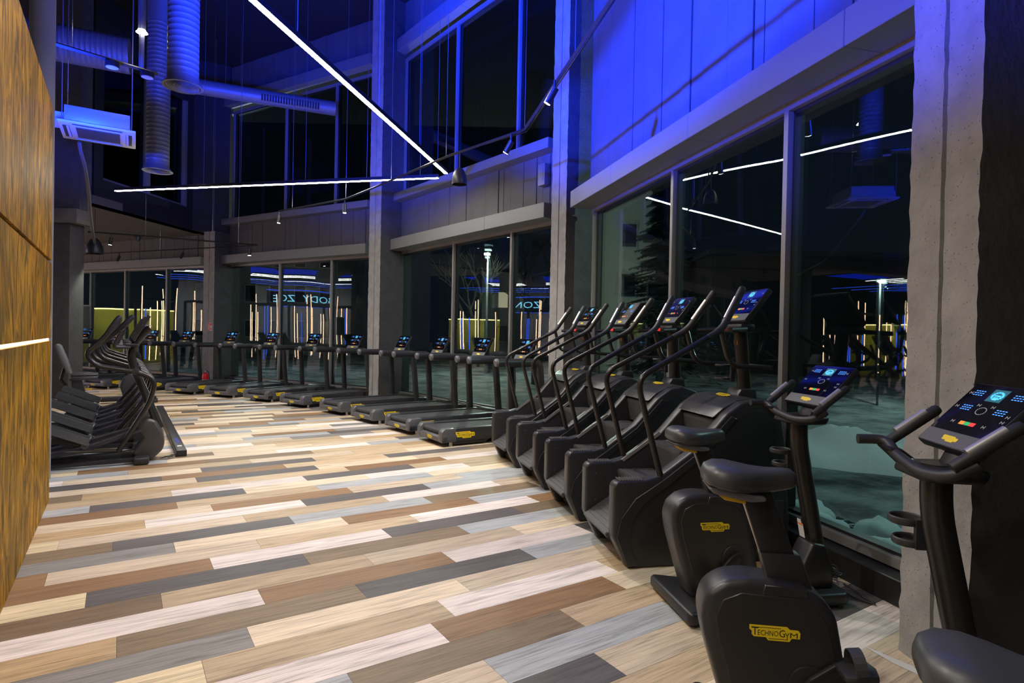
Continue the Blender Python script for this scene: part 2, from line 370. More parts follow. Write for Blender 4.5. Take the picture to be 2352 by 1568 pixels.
# boarded walls: every painted board is its own piece
def boards(root, cuts, z0, z1):
    rnd = random.Random(len(cuts) * 31 + int(z0 * 7))
    for i in range(len(cuts) - 1):
        a, b = sorted((cuts[i], cuts[i + 1])); o = rnd.uniform(-.010, .008)
        g = G(); bb(g, a + .004, b - .004, -.03, .02 + o, z0, z1, 0, .004); g.obj('board', BOARD, root)
def board_wall(name, bay, spans, label, cuts, back=(3.4, ZC)):
    r = struct(empty(name), label); r.matrix_world = bay_matrix(bay)
    for z0, z1 in spans:
        boards(r, cuts, z0, z1)
        g = G(); bb(g, min(cuts), max(cuts), -.10, -.032, z0, z1); g.obj('backing', FRAMED, r)
CA = [-.75, -.4, -.02, .38, .73, 1.08, 1.29, 1.42, 1.78, 2.18, 2.39, 2.55, 2.98, 3.40, 3.68, 3.87, 4.38, 4.89, 5.02]
CB = [-.40, -.01, .17, .32, .65, 1.0, 1.2, 1.34, 1.72, 2.1, 2.34, 2.5, 2.94, 3.43, 3.71, 3.93, 4.47, 4.97, 5.22]
CC = [-.40, -.04, .07, .32, .47, .86, 1.27, 1.48, 1.66, 2.07, 2.49, 2.73, 2.93, 3.37, 3.85, 4.09, 4.28, 4.46, 4.89, 5.44]
CD = [-.2, .2, .6, .8, 1.2, 1.6, 1.8, 2.2, 2.6, 2.8, 3.2, 3.6, 3.8, 4.2, 4.6, 4.8, 5.2, 5.6, 6.0, 6.6, 7.2]
board_wall('wall_east', 'A', [(ZF, ZC)], 'tall wall of painted boards washed in blue light', CA)
board_wall('wall_northeast', 'B', [(ZF, ZS0), (ZU + .36, ZC)], 'boarded wall bands of the second bay', CB)
board_wall('wall_north', 'C', [(ZF, ZS0), (ZU + .36, ZC)], 'boarded wall bands of the third bay', CC)
board_wall('wall_northwest', 'D', [(ZF, 4.22)], 'boarded wall band above the far window', CD)
# concrete pillars between the bays, with a rough seam down the inner face
def pillar(name, c, ang, w, depth, h, label, jit=.006, seed=1):
    rnd = random.Random(seed); hw = w / 2
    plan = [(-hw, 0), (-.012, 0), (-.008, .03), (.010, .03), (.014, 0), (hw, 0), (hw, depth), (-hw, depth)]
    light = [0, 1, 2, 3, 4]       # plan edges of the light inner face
    g = G(); nz = 150; v = []; n = len(plan)
    for k in range(nz + 1):
        z = h * k / nz
        for i, (x, y) in enumerate(plan):
            j = jit if i in (0, 5) else jit * .5 if i in (1, 4) else 0
            v.append((x + rnd.uniform(-j, j), y + rnd.uniform(-j, j) * .8, z))
    f = []; m = []
    for k in range(nz):
        for i in range(n):
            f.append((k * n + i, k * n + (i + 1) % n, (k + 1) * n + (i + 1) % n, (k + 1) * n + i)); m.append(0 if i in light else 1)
    g.v = v; g.f = f; g.m = m
    g.f.append(tuple(nz * n + i for i in range(n))); g.m.append(1)
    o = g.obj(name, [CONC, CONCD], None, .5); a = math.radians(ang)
    d, nn = Vector((math.cos(a), math.sin(a))), Vector((math.sin(a), -math.cos(a)))
    o.matrix_world = Matrix(((-d.x, nn.x, 0, c[0]), (-d.y, nn.y, 0, c[1]), (0, 0, 1, 0), (0, 0, 0, 1)))
    return struct(o, label)
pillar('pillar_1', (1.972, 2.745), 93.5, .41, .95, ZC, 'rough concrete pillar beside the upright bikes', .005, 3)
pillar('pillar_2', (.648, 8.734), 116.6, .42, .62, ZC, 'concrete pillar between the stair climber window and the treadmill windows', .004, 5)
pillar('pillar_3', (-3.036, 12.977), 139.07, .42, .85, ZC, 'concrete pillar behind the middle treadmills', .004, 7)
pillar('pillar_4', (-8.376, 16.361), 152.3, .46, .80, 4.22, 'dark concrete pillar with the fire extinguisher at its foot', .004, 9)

# ------------------------------------------------------------------ floor of separate planks
YAW, PW, C0, PLEN = math.radians(33.43), .225, 4.629, 5.35 * .225
D1, N1 = Vector((math.cos(YAW), math.sin(YAW))), Vector((-math.sin(YAW), math.cos(YAW)))
HALF = []
for k, o in (('A', .03), ('B', .03), ('C', .03), ('D', .03)):
    P, d, n = bay_axes(k); HALF.append((P + n * o, n))
HALF.append((Vector((2.45, 3.0)), Vector((.985, -.17))))
def clip(poly):
    for P, n in HALF:
        out = []
        for i in range(len(poly)):
            a, b = poly[i], poly[(i + 1) % len(poly)]; da, db = (a - P).dot(n), (b - P).dot(n)
            if da <= 0: out.append(a)
            if (da < 0 < db) or (db < 0 < da): out.append(a + (b - a) * (da / (da - db)))
        poly = out
        if len(poly) < 3: return []
    return poly
JT = {0: 3.76, 1: 7.64, 2: -.64, 3: .94, 4: 3.09, 5: .01, 6: 2.49, 7: 1.47, 8: 6.16, 9: 9.2, 10: 6.42, 11: 8.59, -1: 1.49, -2: -.12, -3: -1.53, -4: .79, -5: 3.0, -6: 1.9,
      -7: -.88, -8: 1.85, -9: -1.2, -10: 2.94, -11: 1.64, -12: 3.34, -13: .38, -14: -1.58}
# colours to the left and right of known joints
KC = {0: [(-1.59, 'brown', 'beige'), (3.76, 'beige', 'tan')], 1: [(2.29, 'brown', 'white'), (7.64, 'white', 'dark'), (13.0, 'dark', 'olive')], 2: [(-.64, 'yellow', 'dark'), (4.67, 'dark', 'olive'), (10.03, 'olive', 'blue')],
      3: [(.94, 'umber', 'tan'), (6.29, 'tan', 'beige'), (11.6, 'beige', 'cream')], 4: [(3.09, 'white', 'brown'), (8.43, 'brown', 'white')], 5: [(.01, 'gold', 'olive'), (5.35, 'olive', 'dark'), (10.7, 'dark', 'blue')],
      6: [(2.49, 'grey', 'cream'), (7.83, 'cream', 'beige')], 7: [(1.47, 'yellow', 'tan'), (6.82, 'tan', 'white')], 8: [(.81, 'beige', 'white'), (6.16, 'white', 'brown'), (11.5, 'brown', 'cream')], 9: [(3.85, 'blue', 'olive'), (9.2, 'olive', 'tan')],
      10: [(6.42, 'beige', 'blue'), (11.77, 'blue', 'tan')], 11: [(8.59, 'dark', 'beige')], -1: [(1.49, 'grey', 'cream'), (6.78, 'cream', 'brown')], -2: [(-.12, 'olive', 'dark'), (5.15, 'dark', 'blue'), (10.5, 'blue', 'olive')],
      -3: [(-1.53, 'yellow', 'beige'), (3.8, 'beige', 'tan'), (9.2, 'tan', 'white')], -4: [(.79, 'gold', 'white'), (6.1, 'white', 'dark')], -5: [(3.0, 'cream', 'brown'), (8.4, 'brown', 'beige')], -6: [(1.9, 'brown', 'tan'), (7.25, 'tan', 'blue')],
      -7: [(-.88, 'blue', 'dark'), (4.5, 'dark', 'cream'), (9.8, 'cream', 'white')], -8: [(1.85, 'tan', 'white'), (7.2, 'white', 'dark')], -9: [(-1.2, 'olive', 'gold'), (4.15, 'gold', 'tan'), (9.5, 'tan', 'brown')],
      -10: [(2.94, 'beige', 'dark'), (8.3, 'dark', 'cream')], -11: [(1.64, 'dark', 'brown'), (7.0, 'brown', 'tan')], -12: [(3.34, 'cream', 'olive'), (8.7, 'dark', 'tan')], -13: [(.38, 'blue', 'tan')], -14: [(-1.58, 'yellow', 'brown')]}
CN = ['cream', 'tan', 'gold', 'dark', 'brown', 'olive', 'white', 'blue', 'grey', 'beige', 'cream', 'beige', 'dark', 'tan']
planks = []
def proj(p):
    d = Vector((p[0], p[1], -EYE)); w = d.dot(fwd)
    return (1176 + F_PX * d.dot(cright) / w, 784 - F_PX * d.dot(cup) / w) if w > .2 else None
prnd = random.Random(11)
for row in range(-92, 62):
    ph = JT.get(row, prnd.uniform(0, 5.35)) * PW % PLEN; last = None
    for k in range(-26, 30):
        t0 = ph + (k - 1) * PLEN; t1 = t0 + PLEN; tw0, tw1 = t0 / PW, t1 / PW
        c = None
        for tj, a, b in KC.get(row, ()):
            if abs(tw1 - tj) < .3: c = a
            if abs(tw0 - tj) < .3: c = b
        if c is None:
            c = prnd.choice(CN)
            while c == last: c = prnd.choice(CN)
        last = c
        n1 = C0 - row * PW; n0 = n1 - PW
        poly = [D1 * a + N1 * b for a, b in ((t0, n0), (t1, n0), (t1, n1), (t0, n1))]
        ctr = sum(poly, Vector((0, 0))) / 4
        if not (-26 < ctr.x < 3.2 and -9 < ctr.y < 21): continue
        cl = clip(poly)
        if not cl: continue
        q = proj(ctr); vis = q is not None and -300 < q[0] < 2650 and q[1] < 1900
        planks.append((ctr.length if vis else 1e3 + ctr.length, t0, t1, n0, n1, c, cl, vis))
planks.sort(key=lambda p: p[0])
fg = G()
slab = clip([Vector(p) for p in ((-26, -9), (3.2, -9), (3.2, 21), (-26, 21))]); k = len(slab)
fg.add([(p.x, p.y, -.02) for p in slab] + [(p.x, p.y, -.006) for p in slab], [tuple(range(k))[::-1], tuple(range(k, 2 * k))] + [(i, (i + 1) % k, k + (i + 1) % k, k + i) for i in range(k)])
floor = struct(fg.obj('floor', mat('dark_slab', (.05, .04, .03), .8)), 'multi-coloured wood plank floor')  # plain dark slab under the planks, seen through the open joints
shared = {}
rest = G(); rest_mats = list(PL); rest_id = []
for idx, (dist, t0, t1, n0, n1, c, cl, vis) in enumerate(planks):
    gap = .0008; whole = len(cl) == 4 and all(abs((cl[i] - cl[(i + 1) % 4]).length - (PLEN if i % 2 == 0 else PW)) < 1e-4 for i in range(4))
    org = D1 * ((t0 + t1) / 2) + N1 * ((n0 + n1) / 2)
    if idx < 300 and vis:
        if whole:
            if c not in shared:
                shared[c] = G().box(-PLEN / 2 + gap, PLEN / 2 - gap, -PW / 2 + gap, PW / 2 - gap, -.0055, 0).mesh('plank', PL[c])
            me = shared[c]
        else:
            g = G(); L_ = [((p - org).dot(D1), (p - org).dot(N1)) for p in cl]; n = len(L_)
            g.add([(x * .9985, y * .995, -.0055) for x, y in L_] + [(x * .9985, y * .995, 0) for x, y in L_], [tuple(range(n))[::-1], tuple(range(n, 2 * n))] + [(i, (i + 1) % n, n + (i + 1) % n, n + i) for i in range(n)])
            me = g.mesh('plank', PL[c])
        o = link('plank', me, floor); o.location = (org.x, org.y, 0); o.rotation_euler = (0, 0, YAW)
    else:
        n = len(cl); L_ = [((p).dot(D1), (p).dot(N1)) for p in cl]; mx_ = sum(p[0] for p in L_) / n; my_ = sum(p[1] for p in L_) / n
        L_ = [(mx_ + (x - mx_) * .9985, my_ + (y - my_) * .995) for x, y in L_]
        rest.add([(x, y, 0) for x, y in L_] + [(x, y, -.005) for x, y in L_], [tuple(range(n))] + [(i, n + i, n + (i + 1) % n, (i + 1) % n) for i in range(n)], rest_mats.index(c)); rest_id += [random.random()] * (2 * n)
me = rest.mesh('plank_field', [PL[c] for c in rest_mats], .6)
at = me.attributes.new('pid', 'FLOAT', 'POINT'); at.data.foreach_set('value', rest_id)
o = link('plank_field', me, floor); o.rotation_euler = (0, 0, YAW); o['kind'] = 'stuff'

# ------------------------------------------------------------------ ceiling, left side walls, soffit, partition
g = G(); g.box(-26, 6, -9, 21, ZC, ZC + .2)

struct(g.obj('ceiling', CEIL), 'dark painted concrete ceiling with beams')
g = G(); g.add([(2.42, 2.4, 0), (1.35, -2.6, 0), (-2.5, -8.8, 0), (-2.3, -9, 0), (1.6, -2.7, 0), (2.62, 2.35, 0)] + [(x, y, ZC) for x, y in ((2.42, 2.4), (1.35, -2.6), (-2.5, -8.8), (-2.3, -9), (1.6, -2.7), (2.62, 2.35))], [(i, (i + 1) % 6, 6 + (i + 1) % 6, 6 + i) for i in range(6)] + [tuple(range(6)), tuple(range(6, 12))])
struct(g.obj('wall_right', DWALL), 'dark wall on the near right')
struct(G().box(-26, -2.4, -9.2, -9, 0, ZC).obj('wall_back', DWALL), 'dark back wall')
struct(G().box(-26.2, -26, -9.2, 21, 0, ZC).obj('wall_left', DWALL), 'dark far left wall')
g = G(); g.add([(x, y, z) for z in (4.22, ZC) for x, y in ((-8.78, 16.2), (-8.35, 16.38), (-7.98, 16.62), (-8.05, 16.95), (-8.9, 17.2))], [(0, 1, 2, 3, 4), (9, 8, 7, 6, 5)] + [(i, (i + 1) % 5, 5 + (i + 1) % 5, 5 + i) for i in range(5)]); struct(g.obj('wall_corner', DWALL), 'dark corner between the upper window and the hanging wall')
# transverse upper wall with a window, hanging beam and pier at its near end
r = struct(empty('wall_upper_left'), 'dark upper wall hanging over the far treadmills')
M = Matrix(((0.123, -.9924, 0, -9.17), (.9924, .123, 0, 12.96), (0, 0, 1, 0), (0, 0, 0, 1)))   # local x runs back along the wall
r.matrix_world = M
LW = 3.85
g = G(); g.box(0, LW, 0, .3, 4.22, 4.80); g.box(0, .25, 0, .3, 4.80, ZC); g.box(3.0, LW, 0, .3, 4.80, ZC); g.box(.25, 3.0, 0, .3, 7.6, ZC); g.obj('wall_panel', DWALL, r)
g = G(); g.box(.25, 3.0, .06, .12, 4.80, 4.86); g.box(.25, .31, .06, .12, 4.8, 7.6); g.box(2.92, 3.0, -.02, .12, 4.8, 7.6); g.box(1.55, 1.66, -.02, .12, 4.8, 7.6); g.obj('window_frame', LEDGE, r)
link('pane', G().box(.3, 2.95, .085, .09, 4.85, 7.6).mesh('pane', GLASSU, fix=False), r)
g = G(); g.box(-16.6, -9.14, 12.5, 12.85, 4.0, ZC); struct(g.obj('wall_front_left', mat('blue_grey_plaster', (.10, .10, .11), .6, bump=.3, bscale=14, var=.15)), 'plastered wall beside the hanging wall')
g = G(); g.box(-16.6, -9.14, 12.42, 12.9, 3.70, 4.0, 0, None, .01); struct(g.obj('beam', SOFF), 'pale concrete beam under the plastered wall')
g = G(); g.box(-9.95, -9.30, 12.46, 12.88, 0, 3.7, 0, None, .012); struct(g.obj('pier', CONCD), 'dark square concrete pier behind the recumbent bike')
g = G(); g.add([(-9.17, 12.9, 4.22), (-8.72, 16.8, 4.22), (-8.9, 17.1, 4.22), (-16.6, 20.6, 4.22), (-16.6, 12.9, 4.22)] + [(-9.17, 12.9, 4.40), (-8.72, 16.8, 4.40), (-8.9, 17.1, 4.40), (-16.6, 20.6, 4.40), (-16.6, 12.9, 4.40)], [(0, 1, 2, 3, 4), (9, 8, 7, 6, 5)] + [(i, 5 + i, 5 + (i + 1) % 5, (i + 1) % 5) for i in range(5)])
struct(g.obj('ceiling_low', SOFF), 'pale soffit over the far end of the treadmill row')
# stained plywood partition on the left: separate sheets, one lit slot, one dark gap
Pp, dp = Vector((-4.03, 5.19)), Vector((.5482, -.8364)); np_ = Vector((.8364, .5482))
part = struct(empty('wall_partition'), 'partition of stained orange plywood sheets')
part.matrix_world = Matrix(((dp.x, np_.x, 0, Pp.x), (dp.y, np_.y, 0, Pp.y), (0, 0, 1, 0), (0, 0, 0, 1)))
for z0, z1, cuts in ((0.004, 1.403, [0, 1.095, 2.6, 4.3, 5.2]), (1.428, 2.078, [0, 1.095, 2.6, 4.3, 5.2]), (2.102, 3.42, [0, .28, 1.9, 3.6, 5.2])):
    for i in range(len(cuts) - 1):
        o = G().box(cuts[i] + .003, cuts[i + 1] - .003, -.024, 0, z0, z1, 0, None, .002, 1).obj('plywood_sheet', RUST, part)
G().box(.0, 5.2, -.10, -.026, 0, 3.40).obj('backing', DWALL, part)
G().box(.02, 5.2, -.026, -.014, 1.405, 1.426).obj('light_strip', emat('warm_strip', (1, .55, .26), 9.0), part)
G().box(.9, 5.2, -.09, -.06, 3.402, 3.432).obj('light_strip', emat('warm_strip', (1, .55, .26), 9.0), part)
lamp('partition_wash', 'AREA', (-1.62, 1.75, 2.9), 26, (1, .66, .36), (-2.3, 1.5, 2.0), .12, size_y=.6)
g = G(); n = 28
g.lathe([(.105, 0), (.105, ZC)], n)
o = struct(g.obj('pillar_round', mat('column_plaster', (.22, .22, .23), .6), None), 'round plastered column behind the plywood partition'); o.location = (-4.70, 5.90, 0)
# ------------------------------------------------------------------ maker's badge and consoles shared by the machines
bp_ = [(0, .30), (.74, .30), (.80, .245), (.96, .245), (1.0, .19), (.99, .07), (.83, .07), (.79, 0), (.37, 0), (.33, .06), (.09, .06), (.05, .10), (.05, .17), (0, .21)]
BADGE = G().bev([(x - .5, y - .15) for x, y in bp_], 0, .012, 0).mesh('badge', YEL)
def lettering():
    g = G()
    for s, x0, x1, y0, y1 in (('T', .045, .175, .095, .255), ('ECHNO', .165, .570, .095, .205), ('G', .585, .70, .085, .235), ('Y', .695, .79, .04, .185), ('M', .80, .945, .085, .19)):
        me = text_mesh(s, .2); X = [v.co.x for v in me.vertices]; Y = [v.co.y for v in me.vertices]
        g.add([(x0 + (v.co.x - min(X)) / (max(X) - min(X)) * (x1 - x0) - .5, y0 + (v.co.y - min(Y)) / (max(Y) - min(Y)) * (y1 - y0) - .15, .016) for v in me.vertices], [tuple(p.vertices) for p in me.polygons]); bpy.data.meshes.remove(me)
    g.box(.03 - .5, .62 - .5, .253 - .15, .263 - .15, .014, .016); g.box(.38 - .5, .76 - .5, .035 - .15, .045 - .15, .014, .016)
    return g.mesh('lettering', INK, fix=False)
LETTERS = lettering()
def badge(parent, M, w, letters=True):
    b = link('badge', BADGE, parent, M @ Matrix.Scale(w, 4))
    if letters: link('lettering', LETTERS, b)
    return b
SCREENS = {}
def screen_mesh(w, h, kind):
    key = (round(w, 3), round(h, 3), kind)
    if key in SCREENS: return SCREENS[key]
    g = G(); z = .0012
    def R(u, v, a, b, mi, sk=0): g.quad((u - a, v - b, z), (u + a, v - b, z), (u + a, v + b, z), (u - a, v + b, z), mi)
    def dots(u, v, n=4, m=3, mi=0):
        for i in range(n):
            for j in range(m): R(u + (i - (n - 1) / 2) * w * .042, v + (j - (m - 1) / 2) * h * .032, w * .014, h * .006, mi)
    top, mid = h * .33, h * .08
    R(0, top, w * .115, h * .095, 1)
    for i in range(14):
        a = i / 14 * 2 * PI
        R(math.cos(a) * w * .075, top + math.sin(a) * h * .055, w * .016, h * .012, 2)
    R(0, top, w * .05, h * .012, 2); R(0, top - h * .03, w * .035, h * .009, 2)
    if kind % 3 != 1: dots(-w * .30, top + h * .01); dots(w * .30, top + h * .01)
    if kind % 3 != 2: dots(-w * .26, mid + h * .02); dots(w * .27, mid + h * .02)
    for i in range(20):
        a = i / 20 * 2 * PI
        R(math.cos(a) * w * .07, mid + math.sin(a) * h * .055, w * .006, h * .005, 6)
    for u, v in ((-.42, .33), (.42, .33), (-.42, .10), (.42, .06), (.42, -.02), (-.11, .16), (.11, .16), (-.24, -.13), (.26, -.13)):
        for s in (-1, 1): R((u + s * .020) * w, v * h, w * .003, h * .020, 6)
        R(u * w, v * h, w * .006, h * .006, 6)
    for k, mi in ((-1, 3), (0, 4), (1, 5)): R(k * w * .085, -h * .13, w * .040, h * .026, mi)
    SCREENS[key] = g.mesh('readout', [DOT, TEAL, CYAN, ORG, GRN, REDK, WHT], fix=False)
    return SCREENS[key]
def console(parent, w, bot, top, th=.045, kind=0, back=True):
    """slab whose face runs from bot (y,z) to top (y,z), facing back to the user"""
    h = math.hypot(top[0] - bot[0], top[1] - bot[1]); tilt = math.atan2(top[0] - bot[0], top[1] - bot[1])
    M = tr(0, (bot[0] + top[0]) / 2, (bot[1] + top[1]) / 2) @ rot('X', PI / 2 - tilt)
    g = G(); g.box(-w / 2, w / 2, -h / 2, h / 2, -th, 0, 0, None, .008)
    if back: g.box(-w * .28, w * .28, -h * .36, h * .3, -th - .03, -th + .005, 0, None, .012)
    c = g.obj('console', BLK2, parent); c.matrix_local = M
    link('screen', G().box(-w / 2 + .006, w / 2 - .006, -h * .28, h / 2 - .006, -.002, .0008).mesh('screen', GLS), c)
    link('front_strip', G().box(-w / 2 + .004, w / 2 - .004, -h / 2 + .004, -h * .285, -.002, .0012).mesh('front_strip', STRIP), c)
    link('readout', screen_mesh(w, h, kind), c)['kind'] = 'stuff'
    badge(c, tr(0, -h * .39, .0012), w * .26, False)
    return c

# ------------------------------------------------------------------ treadmills
def make_treadmill():
    t = empty('treadmill'); w = .395
    g = G()   # charcoal rear cap: low bar with two raised cheeks
    g.prism([(0, .075), (.012, .062), (.14, .062), (.14, .148), (.02, .148), (0, .13)], -w, w, .012)
    for s in (-1, 1): g.prism([(-.002, .075), (.012, .060), (.22, .060), (.22, .246), (.045, .246), (.004, .20)], s * w if s < 0 else .275, -.275 if s < 0 else w, .016)
    g.obj('rear_cap', SIL, t)
    for s in (-1, 1):
        g = G(); a, b = sorted((s * .285, s * (w - .003)))
        g.prism([(.2, .060), (1.55, .075), (1.96, .10), (1.96, .22), (1.75, .240), (.2, .246)], a, b, .012); g.obj('side_rail', BLK2, t)
        g = G()
        x0, x1 = s * .418, s * .389
        g.tube(fillet([(x0, 1.69, .12), (x1, 1.605, 1.134), (x1, .845, 1.134)], .10, 7), .060, 14, sq=.76); g.obj('upright', BLK2, t)
        g = G(); g.tube([(x1, .862, 1.134), (x1, .842, 1.134), (x1, .820, 1.128)], [.0615, .0615, .050], 14, sq=.76); g.obj('arm_cap', mat('grey_cap', (.13, .13, .135), .32), t)
        g = G(); a, b = sorted((s * .396, s * .43)); g.box(a, b, 1.58, 1.82, .07, .235, 0, None, .01); g.obj('upright_foot', BLK, t)
    g = G(); g.box(-.284, .284, .09, 1.74, .196, .222); g.cyl((-.284, .085, .182), (.284, .085, .182), .041, None, 18); g.obj('belt', BELT, t)
    g = G(); g.prism([(1.70, .10), (1.70, .235), (1.78, .262), (1.90, .255), (1.96, .20), (1.96, .10)], -.283, .283, .015); g.obj('motor_cover', BLK, t)
    g = G(); g.prism([(.16, .062), (.22, .012), (.72, .012), (.80, .062)], -.34, .34, .008); g.prism([(.95, .072), (1.0, .014), (1.8, .014), (1.86, .09)], -.34, .34, .008); g.obj('underframe', BLK, t)
    for s in (-1, 1):
        for y in (.17, 1.86): G().cyl((s * .33, y, 0), (s * .33, y, .07 if y < 1 else .11), .026, .020, 14).obj('foot', STEEL, t)
    g = G(); g.prism([(1.34, 1.10), (1.36, 1.085), (1.64, 1.085), (1.66, 1.12), (1.62, 1.16), (1.36, 1.145)], -.352, .352, .010); g.obj('tray', BLK2, t)
    G().box(-.03, .03, 1.36, 1.40, 1.143, 1.152, 0, None, .004).obj('stop_key', REDK, t)
    G().prism([(1.52, 1.13), (1.70, 1.13), (1.72, 1.26), (1.64, 1.26)], -.09, .09, .01).obj('console_neck', BLK, t)
    console(t, .355, (1.52, 1.165), (1.69, 1.478), .05, 0)
    badge(t, tr(.392, .36, .152) @ rot('Z', PI / 2) @ rot('X', PI / 2), .30)
    badge(t, tr(-.392, .36, .152) @ rot('Z', -PI / 2) @ rot('X', PI / 2), .30)
    badge(t, tr(.02, -.0005, .104) @ rot('X', PI / 2), .155)
    return t
TM = [(-1.134, 8.283, .591), (-1.761, 9.16, .686), (-2.544, 10.11, .736), (-3.378, 11.059, .80), (-4.438, 11.971, .961), (-5.489, 12.726, 1.086), (-6.615, 13.336, 1.185), (-7.787, 13.862, 1.252), (-9.165, 14.295, 1.266), (-10.40, 14.73, 1.24), (-11.62, 15.16, 1.22), (-12.85, 15.60, 1.21)]
ORD = ['first', 'second', 'third', 'fourth', 'fifth', 'sixth', 'seventh', 'eighth', 'ninth', 'tenth', 'eleventh', 'last']
tm0 = make_treadmill()
for i, (x, y, a) in enumerate(TM):
    t = tm0 if i == 0 else copy_tree(tm0)
    put(t, x, y, a)
    lab = ('black treadmill with yellow badges right beside the stair climbers' if i == 0 else 'black treadmill, %s of the window row counted from the stair climbers' % ORD[i])
    tag(t, lab, 'treadmill', 'treadmills facing the window')

# ------------------------------------------------------------------ stair climbers
def make_climber():
    t = empty('stair_climber')
    side = [(.11, 0), (.055, .10), (0, .21), (0, .545), (.022, .578), (.225, .585), (.335, .615), (.60, .80), (.80, 1.02), (.92, 1.10), (1.04, 1.118), (1.16, 1.08), (1.22, .98), (1.26, .78), (1.28, .50), (1.30, .30), (1.30, 0)]
    for s in (-1, 1):
        a, b = sorted((s * .245, s * .345))
        p = G().prism(side, a, b, .016, 3).obj('side_panel', BLK2, t)
        # raised sweep on the outer face and dark kick area
        sweep = [(.16, .03), (.09, .16), (.10, .34), (.19, .45), (.36, .555), (.62, .74), (.84, .97), (.96, 1.04), (1.06, 1.05), (1.15, .96), (1.19, .80), (1.20, .52), (.98, .46), (.78, .20), (.78, .03)]
        a2, b2 = sorted((s * .342, s * .356)); G().prism(sweep, a2, b2, .008, 2).obj('side_cover', BLK, p)
        a3, b3 = sorted((s * .348, s * .360)); G().prism([(.10, .02), (.06, .12), (.02, .22), (.05, .34), (.15, .47), (.33, .578), (.60, .77), (.83, 1.01), (.87, .99), (.63, .735), (.37, .54), (.21, .43), (.13, .32), (.12, .16), (.17, .02)], a3, b3, .003, 1).obj('edge_trim', BLK2, p)
        G().box(*sorted((s * .342, s * .354)), .88, 1.25, .06, .42, 0, None, .01).obj('vent_panel', RUB, p)
        for k in range(9): G().box(*sorted((s * .25, s * .34)), .045 + k * .019, .053 + k * .019, .584, .590).obj('grip_rib', SIL, p)
        for z in (.08, .3, .5): G().cyl((s * .245, .08, z), (s * .241, .08, z), .006, None, 8).obj('bolt', SIL, p)
    for i in range(4):
        y, z = .25 + .265 * (i - 1), .53 + .215 * (i - 1)
        if i == 0:
            M = tr(0, .12, .285) @ rot('X', math.radians(32)); g = G(); g.box(-.238, .238, -.16, .12, -.03, 0, 0, M)
            for k in range(7): g.box(-.232, .232, -.155 + k * .038, -.137 + k * .038, 0, .004, 0, M)
        else:
            g = G(); g.box(-.238, .238, y, y + .28, z - .025, z); g.prism([(y, z - .02), (y + .03, z - .02), (y + .06, z - .20), (y + .03, z - .20)], -.238, .238)
            for k in range(7): g.box(-.232, .232, y + .008 + k * .036, y + .027 + k * .036, z, z + .004)
        g.obj('step', mat('ribbed_step', (.055, .055, .056), .5), t)
    G().box(-.24, .24, .16, 1.27, .02, .07).obj('base_plate', RUB, t)
    g = G(); g.prism([(.74, .985), (.82, 1.055), (.93, 1.108), (1.04, 1.124), (1.15, 1.09), (1.21, .99), (1.25, .60), (1.20, .60), (1.16, .95), (1.08, 1.04), (.95, 1.06), (.80, 1.0)], -.26, .26, .010); g.obj('hood', BLK2, t)
    G().prism([(.28, .60), (.30, .585), (.60, .79), (.58, .81)], -.2455, -.240).obj('inner_rail', STEEL, t)
    G().box(-.24, .24, 1.16, 1.20, .05, .9).obj('front_plate', RUB, t)
    G().prism([(1.03, 1.105), (1.07, 1.17), (1.19, 1.17), (1.21, 1.04)], -.085, .085, .012).obj('post_base', BLK2, t)
    post = G().tube([(0, 1.15, 1.12), (0, 1.105, 1.56), (0, 1.10, 1.63)], .050, 16, sq=.9).obj('console_post', TUBE, t)
    G().box(-.022, .022, -.0015, .0015, -.085, .055, 0, tr(0, 1.077, 1.44) @ rot('X', .1)).obj('warning_label', STK, post)
    G().box(-.022, .022, -.002, .002, .055, .085, 0, tr(0, 1.074, 1.44) @ rot('X', .1)).obj('warning_stripe', STKO, post)
    G().box(-.02, .02, -.0015, .0015, -.02, .02, 0, tr(0, 1.090, 1.30) @ rot('X', .1)).obj('small_label', STK, post)
    G().box(-.14, .14, 1.02, 1.14, 1.585, 1.65, 0, None, .02).obj('console_bridge', BLK, t)
    G().prism([(1.05, 1.64), (1.14, 1.64), (1.20, 1.74), (1.14, 1.74)], -.05, .05, .008).obj('console_neck', BLK2, t)
    for s in (-1, 1):
        rail = G().tube(fillet([(s * .325, .335, .60), (s * .318, .155, 1.255), (s * .25, .803, 1.60)], .10, 7), .0205, 12).obj('handrail', TUBE, t)
        g = G(); pts = fillet([(s * .262, .69, 1.54), (s * .25, .803, 1.60), (s * .195, .985, 1.885)], .06, 5); g.tube(pts, [.0225] * 2 + [.025] * (len(pts) - 3) + [.028], 12); g.lathe([(.028, 0), (.026, .014), (.016, .024), (0, .027)], 12, 0, tr(*pts[-1]) @ (Vector((-s * .055, .182, .285))).to_track_quat('Z', 'Y').to_matrix().to_4x4()); gr = g.obj('hand_grip', RUB, t)
        d = (Vector((s * .195, .985, 1.885)) - Vector((s * .25, .803, 1.60))); q = Vector((s * .25, .803, 1.60))
        G().cyl(q + d * .25 + Vector((0, -.011, .007)), q + d * .78 + Vector((0, -.011, .007)), .0175, None, 12).obj('pulse_sensor', STEEL, gr)
        G().tube(fillet([(s * .25, .80, 1.59), (s * .25, .87, 1.345), (s * .24, 1.20, 1.335)], .09, 6), .019, 10).obj('lower_handle', TUBE, t)
        G().cyl((s * .15, 1.05, 1.61), (s * .235, .88, 1.60), .018, None, 10).obj('handle_bracket', BLK, t)
    G().tube([(-.24, 1.20, 1.335), (.24, 1.20, 1.335)], .017, 8).obj('handle_crossbar', TUBE, t)
    G().box(-.12, -.08, 1.005, 1.025, 1.60, 1.625).obj('stop_key', REDK, t)
